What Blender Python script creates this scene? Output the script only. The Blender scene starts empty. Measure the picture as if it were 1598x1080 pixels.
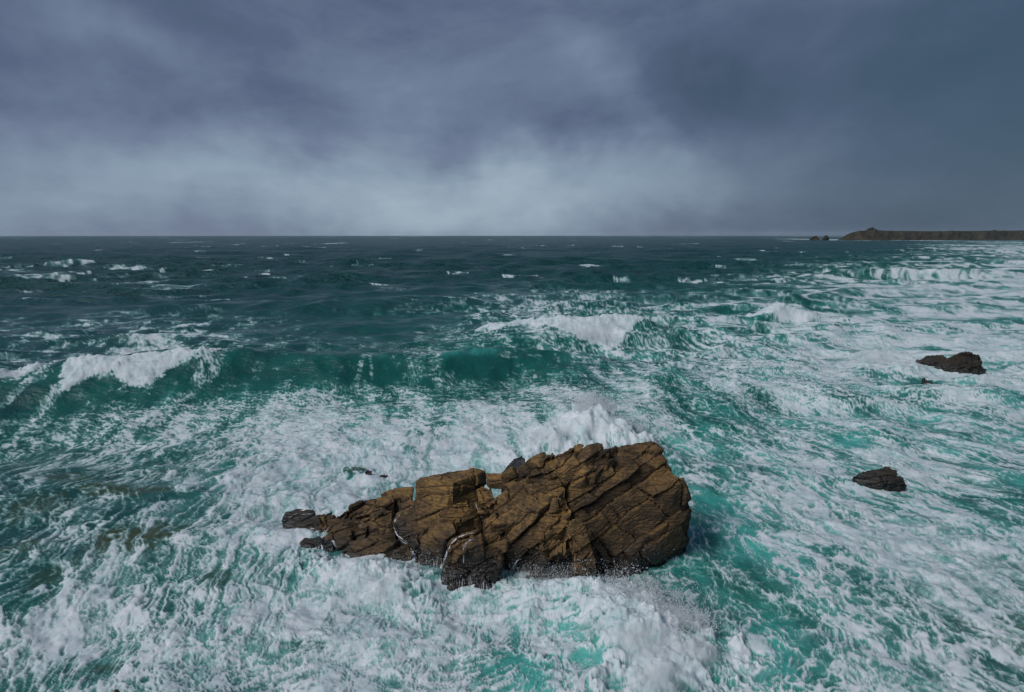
import bpy, bmesh, math, random
import numpy as np
from mathutils import Vector
from mathutils.bvhtree import BVHTree

S = bpy.context.scene
COL = S.collection
R = math.radians

# ------------------------------------------------------------------ camera
CAM_H = 14.0
PIX = 888.0                      # focal length in photo pixels (photo is 1598 px wide)
PITCH = math.atan((540.0 - 366.5) / PIX)
cam_d = bpy.data.cameras.new('camera')
cam_d.sensor_width = 36.0
cam_d.lens = 36.0 * PIX / 1598.0
cam_d.clip_start = 0.2
cam_d.clip_end = 40000.0
cam = bpy.data.objects.new('camera', cam_d)
cam.location = (0, 0, CAM_H)
cam.rotation_euler = (math.pi / 2 - PITCH, 0, 0)
COL.objects.link(cam)
S.camera = cam

# ------------------------------------------------------------------ sky
SUN_EL, SUN_AZ = R(43), R(236)   # azimuth clockwise from +Y: light comes from the left, a little behind the camera
W = bpy.data.worlds.new('World')
S.world = W
W.use_nodes = True
NT = W.node_tree
NT.nodes.clear()


class NG:
    """small helper to chain shader nodes"""
    def __init__(self, nt):
        self.nt = nt

    def n(self, typ, inputs=None, **props):
        nd = self.nt.nodes.new(typ)
        for k, v in props.items():
            setattr(nd, k, v)
        for k, v in (inputs or {}).items():
            sock = nd.inputs[k]
            if hasattr(v, 'links'):
                self.nt.links.new(v, sock)
            else:
                sock.default_value = v
        return nd

    def m(self, op, a, b=0.0, c=0.0, clamp=False):
        nd = self.n('ShaderNodeMath', {0: a, 1: b, 2: c}, operation=op)
        nd.use_clamp = clamp
        return nd.outputs[0]

    def mixc(self, f, a, b, blend='MIX'):
        nd = self.nt.nodes.new('ShaderNodeMix')
        nd.data_type = 'RGBA'
        nd.blend_type = blend
        for sock, v in ((nd.inputs[0], f), (nd.inputs[6], a), (nd.inputs[7], b)):
            if hasattr(v, 'links'):
                self.nt.links.new(v, sock)
            else:
                sock.default_value = v if not isinstance(v, tuple) or len(v) == 4 else (*v, 1.0)
        return nd.outputs[2]

    def noise(self, vec, scale, detail=4.0, rough=0.5, dist=0.0):
        return self.n('ShaderNodeTexNoise', {'Vector': vec, 'Scale': scale, 'Detail': detail,
                                             'Roughness': rough, 'Distortion': dist})

    def ramp(self, f, stops, interp='LINEAR'):
        nd = self.n('ShaderNodeValToRGB', {0: f})
        nd.color_ramp.interpolation = interp
        el = nd.color_ramp.elements
        while len(el) < len(stops):
            el.new(0.5)
        for e, (p, c) in zip(el, stops):
            e.position = p
            e.color = (*c, 1.0) if len(c) == 3 else c
        return nd.outputs[0]

    def sstep(self, x, a, b):
        nd = self.n('ShaderNodeMapRange', {0: x, 1: a, 2: b, 3: 0.0, 4: 1.0}, interpolation_type='SMOOTHSTEP')
        return nd.outputs[0]


g = NG(NT)
tc = g.n('ShaderNodeTexCoord').outputs['Generated']
sky = g.n('ShaderNodeTexSky', sky_type='NISHITA')
sky.sun_disc = False
sky.sun_elevation = SUN_EL
sky.sun_rotation = SUN_AZ
# storm cloud deck: value by direction, shaped by noise on the cloud plane
mb = g.n('ShaderNodeMapping', {'Vector': tc, 'Location': (0.7, 2.3, 0.4), 'Rotation': (0, R(-14), 0), 'Scale': (1.0, 1.0, 1.9)})
n_big = g.sstep(g.noise(mb.outputs[0], 2.1, 8.0, 0.60, 0.35).outputs[0], 0.30, 0.70)
mp = g.n('ShaderNodeMapping', {'Vector': tc, 'Location': (4.1, 1.7, 2.0), 'Rotation': (0, R(32), 0), 'Scale': (0.9, 1.0, 2.6)})
n_str = g.noise(mp.outputs[0], 3.2, 9.0, 0.64, 0.45).outputs[0]
n_det = g.noise(g.n('ShaderNodeMapping', {'Vector': tc, 'Scale': (1.0, 1.0, 1.7)}).outputs[0], 8.0, 8.0, 0.62, 0.5).outputs[0]
wv = g.n('ShaderNodeVectorMath', {0: g.noise(tc, 3.4, 4.0, 0.55).outputs['Color'], 1: (0.5, 0.5, 0.5)}, operation='SUBTRACT').outputs[0]
wd = g.n('ShaderNodeVectorMath', {0: tc, 1: g.n('ShaderNodeVectorMath', {0: wv, 'Scale': 0.30}, operation='SCALE').outputs[0]}, operation='ADD').outputs[0]
sp2 = g.n('ShaderNodeSeparateXYZ', {0: wd})
wx, wy, wz = sp2.outputs
az = g.m('ARCTAN2', wx, wy)
el = g.m('ARCSINE', g.m('MINIMUM', g.m('MAXIMUM', wz, -1.0), 1.0))


def sky_dir(u, v):
    x, y = (u - 799) / PIX, (540 - v) / PIX
    d = Vector((x, math.cos(PITCH) + y * math.sin(PITCH), -math.sin(PITCH) + y * math.cos(PITCH))).normalized()
    return math.atan2(d.x, d.y), math.asin(d.z)


def sky_blob(u, v, su, sv, ang, amp):
    a0, e0 = sky_dir(u, v)
    sa, se = su / PIX, sv / PIX
    ca, sa_ = math.cos(R(ang)), math.sin(R(ang))
    da = g.m('SUBTRACT', az, a0)
    de = g.m('SUBTRACT', el, e0)
    p = g.m('DIVIDE', g.m('ADD', g.m('MULTIPLY', da, ca), g.m('MULTIPLY', de, sa_)), sa)
    q = g.m('DIVIDE', g.m('SUBTRACT', g.m('MULTIPLY', de, ca), g.m('MULTIPLY', da, sa_)), se)
    d2 = g.m('ADD', g.m('MULTIPLY', p, p), g.m('MULTIPLY', q, q))
    return g.m('MULTIPLY', g.m('EXPONENT', g.m('MULTIPLY', d2, -1.0)), amp)


val = g.m('ADD', 0.34, g.m('MULTIPLY', g.m('SUBTRACT', n_big, 0.5), 0.24))
val = g.m('ADD', val, g.m('MULTIPLY', g.m('SUBTRACT', n_det, 0.5), 0.16))
val = g.m('ADD', val, g.m('MULTIPLY', g.m('SUBTRACT', n_str, 0.5), 0.42))
for b in ((640, 308, 680, 78, 0, 0.37), (690, 320, 330, 60, 0, 0.18), (1000, 305, 240, 60, 0, 0.05), (600, 215, 110, 45, -10, 0.08),
          (250, 70, 150, 26, -35, 0.14), (960, 130, 140, 34, -48, 0.15), (1085, 250, 70, 40, 20, 0.12),
          (1150, 150, 190, 90, -10, -0.20), (1560, 200, 200, 200, 0, -0.2), (820, 215, 150, 40, -8, -0.10), (400, 150, 160, 50, -25, -0.07),
          (760, 110, 120, 80, -20, -0.05), (120, 190, 200, 50, -8, -0.06), (1330, 90, 90, 60, 60, 0.07)):
    val = g.m('ADD', val, sky_blob(*b))
cloud = g.ramp(val, [(0.0, (0.032, 0.056, 0.088)), (0.28, (0.077, 0.102, 0.171)), (0.5, (0.130, 0.168, 0.248)),
                     (0.75, (0.205, 0.273, 0.35)), (1.0, (0.30, 0.37, 0.44))])
# the air to the far right is bluer and darker (rain), a pale veil sits on the horizon
right = g.sstep(az, 0.02, 0.92)
cloud = g.mixc(g.m('MULTIPLY', right, 0.82), cloud, (0.027, 0.061, 0.095))
SKY_K = 0.10
cl10 = g.n('ShaderNodeVectorMath', {0: cloud, 'Scale': 0.80 / SKY_K}, operation='SCALE').outputs[0]
skyc = g.mixc(0.97, sky.outputs[0], cl10)
bg = g.n('ShaderNodeBackground', {'Color': skyc, 'Strength': SKY_K})
out = g.n('ShaderNodeOutputWorld', {0: bg.outputs[0]})

# ------------------------------------------------------------------ sun (behind thick cloud: very soft)
sun_d = bpy.data.lights.new('sun', 'SUN')
sun_d.energy = 1.5
sun_d.angle = R(30)
sun_d.color = (1.0, 0.985, 0.96)
sun = bpy.data.objects.new('sun', sun_d)
sv_ = Vector((math.sin(SUN_AZ) * math.cos(SUN_EL), math.cos(SUN_AZ) * math.cos(SUN_EL), math.sin(SUN_EL)))
sun.rotation_euler = sv_.to_track_quat('Z', 'Y').to_euler()
sun.location = (-60, -30, 90)
COL.objects.link(sun)

S.view_settings.view_transform = 'Standard'
S.view_settings.look = 'None'
S.view_settings.exposure = 0.6
S.view_settings.gamma = 1.0
S.view_settings.use_curve_mapping = False
S.render.engine = 'CYCLES'
S.cycles.max_bounces = 14
S.cycles.volume_bounces = 14
S.cycles.use_denoising = True

# ------------------------------------------------------------------ helpers
rng = np.random.default_rng(7)
random.seed(11)
cP, sP = math.cos(PITCH), math.sin(PITCH)


def ray(u, v):
    x, y = (u - 799) / PIX, (540 - v) / PIX
    return x, cP + y * sP, -sP + y * cP


def at_z(u, v, z=0.0):
    """world point seen at photo pixel (u, v) and lying at height z"""
    d = ray(u, v)
    t = (z - CAM_H) / d[2]
    return d[0] * t, d[1] * t, z


def at_y(u, v, Y):
    d = ray(u, v)
    t = Y / d[1]
    return d[0] * t, Y, CAM_H + d[2] * t


def tag(o, label=None, cat=None, group=None, kind=None):
    for k, v in (('label', label), ('category', cat), ('group', group), ('kind', kind)):
        if v:
            o[k] = v
    return o


def empty(name, loc):
    o = bpy.data.objects.new(name, None)
    o.empty_display_size = 0.3
    o.location = loc
    COL.objects.link(o)
    return o


def mesh_obj(name, V, F, mat, parent=None, smooth=False):
    """F: (n,4) or (n,3) int array"""
    V = np.asarray(V, dtype=np.float32)
    F = np.asarray(F, dtype=np.int32)
    me = bpy.data.meshes.new(name)
    me.vertices.add(len(V))
    me.vertices.foreach_set('co', V.ravel())
    k = F.shape[1]
    me.loops.add(F.size)
    me.loops.foreach_set('vertex_index', F.ravel())
    me.polygons.add(len(F))
    me.polygons.foreach_set('loop_start', np.arange(0, F.size, k, dtype=np.int32))
    me.polygons.foreach_set('use_smooth', np.full(len(F), smooth))
    me.update(calc_edges=True)
    me.materials.append(mat)
    o = bpy.data.objects.new(name, me)
    COL.objects.link(o)
    if parent is not None:
        o.parent = parent
        o.matrix_parent_inverse = parent.matrix_basis.inverted()
    return o


# ---- noise
def make_perm(seed):
    r = np.random.default_rng(seed)
    p = r.permutation(256)
    return np.concatenate([p, p]).astype(np.int32)


PERM = [make_perm(s) for s in range(8)]
GA = np.linspace(0, 2 * np.pi, 32, endpoint=False)
GX, GY = np.cos(GA).astype(np.float32), np.sin(GA).astype(np.float32)


def perlin2(x, y, s=0):
    p = PERM[s % 8]
    xi, yi = np.floor(x), np.floor(y)
    fx, fy = (x - xi).astype(np.float32), (y - yi).astype(np.float32)
    xi = (xi.astype(np.int64) & 255).astype(np.int32)
    yi = (yi.astype(np.int64) & 255).astype(np.int32)
    u = fx * fx * fx * (fx * (fx * 6 - 15) + 10)
    v = fy * fy * fy * (fy * (fy * 6 - 15) + 10)
    x1, y1 = (xi + 1) & 255, (yi + 1) & 255

    def gr(a, b, dx_, dy_):
        h = p[p[a] + b] & 31
        return GX[h] * dx_ + GY[h] * dy_
    n00, n10 = gr(xi, yi, fx, fy), gr(x1, yi, fx - 1, fy)
    n01, n11 = gr(xi, y1, fx, fy - 1), gr(x1, y1, fx - 1, fy - 1)
    a = n00 + u * (n10 - n00)
    b = n01 + u * (n11 - n01)
    return (a + v * (b - a)) * 1.5


def fbm2(x, y, o=4, s=0, gain=0.5):
    t, a = 0.0, 1.0
    for i in range(o):
        t = t + a * perlin2(x * 2 ** i + 17.3 * i, y * 2 ** i - 9.1 * i, s + i)
        a *= gain
    return t


def perlin3(x, y, z, s=0):
    p = PERM[s % 8]
    fl = [np.floor(c) for c in (x, y, z)]
    f = [c - d for c, d in zip((x, y, z), fl)]
    i0 = [d.astype(np.int64) & 255 for d in fl]
    w = [c * c * c * (c * (c * 6 - 15) + 10) for c in f]
    G3 = np.array([(1, 1, 0), (-1, 1, 0), (1, -1, 0), (-1, -1, 0), (1, 0, 1), (-1, 0, 1), (1, 0, -1), (-1, 0, -1),
                   (0, 1, 1), (0, -1, 1), (0, 1, -1), (0, -1, -1), (1, 1, 0), (-1, 1, 0), (0, -1, 1), (0, -1, -1)], dtype=float)
    tot = 0
    for ix in (0, 1):
        for iy in (0, 1):
            for iz in (0, 1):
                h = p[p[p[(i0[0] + ix) & 255] + ((i0[1] + iy) & 255)] + ((i0[2] + iz) & 255)] & 15
                gg = G3[h]
                d = gg[:, 0] * (f[0] - ix) + gg[:, 1] * (f[1] - iy) + gg[:, 2] * (f[2] - iz)
                tot = tot + d * (w[0] if ix else 1 - w[0]) * (w[1] if iy else 1 - w[1]) * (w[2] if iz else 1 - w[2])
    return tot


def fbm3(P, sc, o=4, s=0, gain=0.5):
    t, a = 0.0, 1.0
    for i in range(o):
        k = sc * 2 ** i
        t = t + a * perlin3(P[:, 0] * k + 3.7 * i, P[:, 1] * k - 5.1 * i, P[:, 2] * k + 1.3 * i, s + i)
        a *= gain
    return t


def sstep(x, a, b):
    t = np.clip((x - a) / (b - a), 0, 1)
    return t * t * (3 - 2 * t)


# ------------------------------------------------------------------ materials
def new_mat(name):
    m = bpy.data.materials.new(name)
    m.use_nodes = True
    m.node_tree.nodes.clear()
    return m, NG(m.node_tree)


def sea_material():
    m, g = new_mat('sea_water')
    at = g.n('ShaderNodeAttribute', attribute_name='mixmap')
    ch = g.n('ShaderNodeSeparateColor', {0: at.outputs['Color']})
    rank, turq, reef = ch.outputs
    aer = at.outputs['Alpha']
    at2 = g.n('ShaderNodeAttribute', attribute_name='cover')
    cov = at2.outputs['Fac']
    pos = g.n('ShaderNodeNewGeometry').outputs['Position']
    st = g.n('ShaderNodeMapping', {'Vector': pos, 'Scale': (1.0, 0.75, 0.8)}).outputs[0]
    nf = g.noise(st, 5.5, 8.0, 0.72, 0.25).outputs[0]
    nw = g.noise(st, 2.4, 5.0, 0.62, 0.35).outputs[0]
    web = g.m('SUBTRACT', 0.35, g.m('MULTIPLY', g.m('ABSOLUTE', g.m('SUBTRACT', nw, 0.5)), 4.5))
    nw2 = g.noise(st, 7.5, 4.0, 0.6, 0.4).outputs[0]
    web2 = g.m('SUBTRACT', 0.3, g.m('MULTIPLY', g.m('ABSOLUTE', g.m('SUBTRACT', nw2, 0.5)), 4.5))
    nm = g.noise(st, 0.8, 5.0, 0.62, 0.4).outputs[0]
    dsum = g.m('ADD', g.m('MULTIPLY', g.m('SUBTRACT', nf, 0.5), 0.9), g.m('MULTIPLY', web, 0.16))
    dsum = g.m('ADD', dsum, g.m('MULTIPLY', web2, 0.20))
    t = g.m('ADD', rank, g.m('MULTIPLY', dsum, g.m('ADD', 0.25, g.m('MULTIPLY', cov, 0.9))))
    t = g.m('SUBTRACT', t, g.m('SUBTRACT', 1.0, cov))
    w_ = g.m('ADD', 0.15, g.m('MULTIPLY', cov, 0.46))
    tn = g.m('DIVIDE', t, w_)
    on = g.sstep(cov, 0.005, 0.06)
    f = g.m('MULTIPLY', g.sstep(tn, -1.0, 1.1), on)
    film = g.m('MULTIPLY', g.sstep(t, -0.7, 0.12), g.m('MULTIPLY', on, 1.15))
    deep = g.mixc(g.sstep(turq, 0.0, 0.45), (0.0072, 0.056, 0.060), (0.0095, 0.102, 0.088))
    col = g.mixc(g.sstep(turq, 0.35, 1.0), deep, (0.056, 0.37, 0.32))
    col = g.mixc(reef, col, (0.045, 0.062, 0.028))
    milk = g.m('MAXIMUM', film, 0.0)
    col = g.mixc(g.m('MULTIPLY', g.m('ADD', g.m('MULTIPLY', aer, 0.85), milk), g.m('ADD', 0.2, g.m('MULTIPLY', nm, 0.55)), clamp=True), col, (0.25, 0.49, 0.475))
    b1 = g.noise(g.n('ShaderNodeMapping', {'Vector': pos, 'Scale': (0.55, 1.0, 1.0)}).outputs[0], 1.6, 6.0, 0.62, 0.3).outputs[0]
    b2 = g.noise(g.n('ShaderNodeMapping', {'Vector': pos, 'Scale': (0.5, 1.0, 1.0)}).outputs[0], 0.22, 5.0, 0.6, 0.3).outputs[0]
    far = g.sstep(g.n('ShaderNodeVectorMath', {0: pos}, operation='LENGTH').outputs['Value'], 60.0, 220.0)
    bump0 = g.n('ShaderNodeBump', {'Strength': far, 'Distance': 5.0, 'Height': b2})
    bump = g.n('ShaderNodeBump', {'Strength': 0.75, 'Distance': 0.26, 'Height': b1, 'Normal': bump0.outputs[0]})
    wat = g.n('ShaderNodeBsdfPrincipled', {'Base Color': col, 'Roughness': g.m('ADD', 0.2, g.m('MULTIPLY', far, 0.12)), 'IOR': 1.33, 'Specular IOR Level': g.m('SUBTRACT', 0.28, g.m('MULTIPLY', far, 0.06)), 'Normal': bump.outputs[0]})
    fb = g.n('ShaderNodeBump', {'Strength': 0.4, 'Distance': 0.10, 'Height': nf})
    fcol = g.mixc(g.sstep(g.m('ADD', g.m('MULTIPLY', nm, 0.5), g.m('MULTIPLY', nf, 0.5)), 0.38, 0.62), (0.47, 0.57, 0.60), (0.68, 0.705, 0.735))
    foam = g.n('ShaderNodeBsdfPrincipled', {'Base Color': fcol, 'Roughness': 0.85, 'Specular IOR Level': 0.2, 'Normal': fb.outputs[0]})
    mx = g.n('ShaderNodeMixShader', {0: f, 1: wat.outputs[0], 2: foam.outputs[0]})
    g.n('ShaderNodeOutputMaterial', {0: mx.outputs[0]})
    return m


def rock_material(name, c_dark, c_mid, c_light, wet_z, spec=0.3):
    m, g = new_mat(name)
    geo = g.n('ShaderNodeNewGeometry')
    pos = geo.outputs['Position']
    nz = g.n('ShaderNodeSeparateXYZ', {0: geo.outputs['Normal']}).outputs[2]
    pz = g.n('ShaderNodeSeparateXYZ', {0: pos}).outputs[2]
    n1 = g.noise(pos, 0.7, 6.0, 0.62, 0.4).outputs[0]
    n2 = g.noise(pos, 5.0, 7.0, 0.7, 0.3).outputs[0]
    bm = g.n('ShaderNodeMapping', {'Vector': pos, 'Rotation': (0.25, R(35), 0.2), 'Scale': (0.6, 0.6, 4.5)}).outputs[0]
    n3 = g.noise(bm, 1.6, 6.0, 0.65, 0.5).outputs[0]
    col = g.ramp(n1, [(0.30, c_dark), (0.50, c_mid), (0.68, c_light)])
    col = g.mixc(g.m('MULTIPLY', g.sstep(n3, 0.50, 0.68), 0.32), col, (c_dark[0] * 0.6, c_dark[1] * 0.6, c_dark[2] * 0.62))
    n4 = g.noise(pos, 1.7, 6.0, 0.66, 0.6).outputs[0]
    col = g.mixc(g.m('MULTIPLY', g.sstep(n4, 0.50, 0.64), 0.55), col, (c_mid[0] * 0.42, c_mid[1] * 0.50, c_mid[2] * 0.72))
    n5 = g.noise(pos, 2.6, 7.0, 0.7, 0.3).outputs[0]
    col = g.mixc(g.m('MULTIPLY', g.sstep(n5, 0.56, 0.68), 0.45), col, (c_light[0] * 1.15, c_light[1] * 1.3, c_light[2] * 1.9))
    # ochre lichen on the drier, upward parts
    li = g.m('MULTIPLY', g.sstep(g.m('ADD', g.m('MULTIPLY', n2, 0.5), g.m('MULTIPLY', n1, 0.5)), 0.44, 0.58), g.sstep(nz, 0.05, 0.75))
    li = g.m('MULTIPLY', li, g.sstep(pz, wet_z, wet_z + 1.2))
    col = g.mixc(g.m('MULTIPLY', li, 0.75), col, (c_light[0] * 1.75, c_light[1] * 1.6, c_light[2] * 1.1))
    # wet, algae-dark band near the water
    wt = g.sstep(g.m('ADD', pz, g.m('MULTIPLY', g.m('SUBTRACT', n1, 0.5), 2.2)), wet_z + 0.5, wet_z - 0.45)
    col = g.mixc(g.m('MULTIPLY', wt, 0.87), col, (0.012, 0.011, 0.010))
    crack = g.n('ShaderNodeTexVoronoi', {'Vector': bm, 'Scale': 1.5}, feature='DISTANCE_TO_EDGE').outputs['Distance']
    hgt = g.m('ADD', g.m('MULTIPLY', n2, 0.9), g.m('MULTIPLY', n3, 0.5))
    hgt = g.m('ADD', hgt, g.m('MULTIPLY', g.sstep(crack, 0.0, 0.08), 0.5))
    bump = g.n('ShaderNodeBump', {'Strength': 0.9, 'Distance': 0.10, 'Height': hgt})
    rough = g.m('SUBTRACT', 0.88, g.m('MULTIPLY', wt, 0.62))
    b = g.n('ShaderNodeBsdfPrincipled', {'Base Color': col, 'Roughness': rough, 'Specular IOR Level': g.m('ADD', spec, g.m('MULTIPLY', wt, 0.25)), 'Normal': bump.outputs[0]})
    g.n('ShaderNodeOutputMaterial', {0: b.outputs[0]})
    return m


def plain_white(name, c=(0.74, 0.76, 0.79), rough=0.6):
    m, g = new_mat(name)
    pos = g.n('ShaderNodeNewGeometry').outputs['Position']
    n = g.noise(pos, 9.0, 4.0, 0.6).outputs[0]
    col = g.mixc(n, (c[0] * 0.8, c[1] * 0.84, c[2] * 0.88), c)
    b = g.n('ShaderNodeBsdfPrincipled', {'Base Color': col, 'Roughness': rough})
    g.n('ShaderNodeOutputMaterial', {0: b.outputs[0]})
    return m


M_SEA = sea_material()
M_ROCK = rock_material('brown_rock', (0.040, 0.027, 0.016), (0.115, 0.072, 0.036), (0.185, 0.115, 0.052), 1.0)
M_ROCK_DARK = rock_material('dark_brown_rock', (0.030, 0.021, 0.014), (0.076, 0.050, 0.029), (0.12, 0.076, 0.039), 0.85)
M_LEDGE = rock_material('ledge_rock', (0.032, 0.022, 0.013), (0.088, 0.058, 0.033), (0.15, 0.098, 0.052), 0.1)
M_WETROCK = rock_material('wet_dark_rock', (0.014, 0.011, 0.009), (0.030, 0.023, 0.017), (0.055, 0.042, 0.026), 0.5, 0.5)
M_BLUEROCK = rock_material('grey_blue_rock', (0.03, 0.032, 0.036), (0.05, 0.054, 0.062), (0.07, 0.075, 0.085), 0.3)
M_WHITE = plain_white('white_water')
m, g = new_mat('spray_droplets')
d1 = g.n('ShaderNodeBsdfDiffuse', {'Color': (0.88, 0.89, 0.9, 1)})
d2 = g.n('ShaderNodeBsdfTranslucent', {'Color': (0.88, 0.89, 0.9, 1)})
g.n('ShaderNodeOutputMaterial', {0: g.n('ShaderNodeMixShader', {0: 0.5, 1: d1.outputs[0], 2: d2.outputs[0]}).outputs[0]})
M_DROP = m
m, g = new_mat('thin_falling_water')
pos = g.n('ShaderNodeNewGeometry').outputs['Position']
nn_ = g.noise(g.n('ShaderNodeMapping', {'Vector': pos, 'Scale': (1.0, 1.0, 0.35)}).outputs[0], 16.0, 4.0, 0.65).outputs[0]
wb = g.n('ShaderNodeBsdfPrincipled', {'Base Color': (0.68, 0.71, 0.75, 1), 'Roughness': 0.5})
tr = g.n('ShaderNodeBsdfTransparent')
mx = g.n('ShaderNodeMixShader', {0: g.sstep(nn_, 0.33, 0.52), 1: tr.outputs[0], 2: wb.outputs[0]})
g.n('ShaderNodeOutputMaterial', {0: mx.outputs[0]})
M_FILM = m

# ------------------------------------------------------------------ the sea
# rows by distance from the camera's foot, columns by bearing
rr = [5.0]
while rr[-1] < 9000:
    r = rr[-1]
    sl2 = r * r + CAM_H ** 2
    d = min(sl2 / (CAM_H * 569) * 0.88, r * 0.0125)
    if r < 13.5:
        d *= 3
    if 38 < r < 118:
        d *= 0.52          # the faces of the breaking waves
    rr.append(r + d)
RR = np.array(rr)
ain = np.linspace(R(-47), R(47), 960)
AA = np.concatenate([np.linspace(R(-85), R(-47.6), 24), ain, np.linspace(R(47.6), R(85), 24)])
NR, NA = len(RR), len(AA)
X = (RR[:, None] * np.sin(AA)[None, :])
Y = (RR[:, None] * np.cos(AA)[None, :])
DR = np.gradient(RR)[:, None] * np.ones((1, NA))
RB = RR[:, None] * np.ones((1, NA))


def crest(pts):
    """pts: (u, v, z, H) -> arrays X, Yc, H sorted by X"""
    w = [(*at_z(u, v, z)[:2], h) for u, v, z, h in pts]
    w.sort()
    return np.array(w).T


def add_wave(Z, pts, wf, wb, trough=0.22):
    cx, cy, ch = crest(pts)
    rows = (RR > cy.min() * 0.6) & (RR < (np.hypot(cx, cy)).max() + 6 * wb)
    i0, i1 = np.where(rows)[0][[0, -1]]
    xs, ys = X[i0:i1], Y[i0:i1]
    wob = perlin2(xs / 6.0, xs * 0 + 3.3, 2) * 0.5
    yc = np.interp(xs, cx, cy) + wob
    h = np.interp(xs, cx, ch)
    h = h * sstep(xs, cx[0] - 6, cx[0]) * sstep(-xs, -cx[-1] - 6, -cx[-1])
    t = ys - yc
    prof = np.where(t < 0, np.exp(-(np.abs(t) / wf) ** 1.7), np.exp(-np.abs(t / wb) ** 1.6))
    Z[i0:i1] += h * (prof - trough * np.exp(-((t + 2.1 * wf) / (1.1 * wf)) ** 2))
    return (i0, i1, t, h)


# background sea: many directional waves, running towards the camera
Z = np.zeros_like(X)
DX = np.zeros_like(X)
DY = np.zeros_like(X)
damp = 1 - 0.78 * np.exp(-((X / 14) ** 2 + ((Y - 23) / 12) ** 2))
damp = damp * (0.45 + 0.55 * sstep(RB, 24, 60))
nw = 46
gust = 0.75 + 0.5 * fbm2(X / 60, Y / 60, 2, 3)
for i in range(nw):
    lam = 2.2 * (38 / 2.2) ** (i / (nw - 1)) * random.uniform(0.9, 1.1)
    th = R(-90 + random.gauss(6, 30 if lam < 12 else 16))
    k = 2 * math.pi / lam
    a = 0.0155 * lam ** 0.86
    if lam > 14:
        a *= 0.8
    if lam > 7:
        a = a * (1 + (1.3 if lam < 16 else 0.7) * sstep(RB, 110, 260))
    ph = random.uniform(0, 6.283)
    kx, ky = k * math.cos(th), k * math.sin(th)
    fade = sstep(lam / DR, 2.0, 4.5)
    amp = a * fade * gust * (damp if lam > 5 else 0.35 + 0.65 * damp)
    p = kx * X + ky * Y + ph + 1.2 * perlin2(X / (lam * 3), Y / (lam * 3), i)
    Z += amp * np.cos(p)
    s_ = -amp * np.sin(p) * 0.8
    DX += s_ * math.cos(th)
    DY += s_ * math.sin(th)
STEEP = Z.copy()

W1 = add_wave(Z, [(-140, 592, 2.47, 2.25), (0, 580, 2.70, 2.59), (90, 570, 2.92, 2.81), (220, 562, 3.03, 3.04), (350, 556, 2.92, 2.93),
                  (500, 557, 2.59, 2.59), (640, 547, 2.70, 2.81), (700, 552, 2.36, 2.25), (800, 543, 2.13, 2.14), (880, 553, 1.46, 1.35), (960, 566, 0.67, 0.56)], 4.2, 8.0)
W2 = add_wave(Z, [(735, 503, 1.2, 0.9), (800, 508, 1.6, 1.6), (850, 503, 2.0, 2.1), (920, 500, 2.2, 2.3), (985, 502, 2.0, 2.1), (1040, 520, 0.8, 0.7)], 5.0, 7.0)
W3 = add_wave(Z, [(1020, 497, 0.8, 0.6), (1100, 491, 1.2, 1.0), (1165, 482, 1.9, 1.8), (1208, 467, 3.4, 3.6), (1236, 478, 2.2, 2.1), (1266, 490, 0.7, 0.4)], 3.6, 7.0)
W4 = add_wave(Z, [(1225, 468, 1.2, 0.8), (1290, 453, 1.7, 1.6), (1340, 446, 1.9, 1.9), (1420, 450, 0.9, 0.6), (1600, 440, 0.7, 0.4)], 4.5, 8.0)
W5 = add_wave(Z, [(-60, 418, 1.6, 1.5), (60, 409, 2.2, 2.4), (110, 407, 2.2, 2.4), (170, 410, 1.3, 1.2)], 7.0, 12.0)
W6 = add_wave(Z, [(-60, 433, 1.2, 1.2), (80, 430, 1.4, 1.5), (170, 427, 1.0, 0.9)], 6.0, 10.0)
W7 = add_wave(Z, [(360, 470, 0.8, 0.6), (500, 476, 1.0, 1.0), (650, 470, 1.2, 1.2), (760, 468, 0.8, 0.7)], 6.0, 9.0)

# surge thrown up behind the rock, wash piled in front of it
bx, by, _ = at_z(925, 612, 3.2)


def hump(x0, y0, sx, sy, h, p=1.0):
    d = ((X - x0) / sx) ** 2 + ((Y - y0) / sy) ** 2
    return h * np.exp(-d ** p)


lump = 1 + 0.35 * fbm2(X / 1.1, Y / 1.1, 3, 5)
Z += hump(bx, by - 1.2, 2.9, 2.8, 2.4, 0.95) * (0.85 + 0.25 * lump)
Z += hump(bx - 3.6, by - 3.5, 4.0, 3.0, 1.0) * lump
Z += hump(bx + 2.6, by - 3.5, 2.2, 2.4, 1.2) * lump
for u, v, sx, sy, h in ((600, 915, 2.0, 1.0, 0.45), (520, 905, 2.0, 1.0, 0.3), (740, 952, 1.5, 0.9, -0.35),
                        (990, 985, 2.3, 1.8, 0.75), (900, 935, 1.7, 0.8, 0.35), (860, 990, 1.4, 0.6, -0.35),
                        (300, 1010, 2.2, 1.4, 0.35), (550, 728, 0.9, 0.6, 0.3), (1465, 596, 1.5, 0.8, 0.5),
                        (1380, 725, 1.0, 0.6, 0.25)):
    x0, y0, _ = at_z(u, v, 0)
    Z += hump(x0, y0, sx, sy, h) * lump

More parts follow.
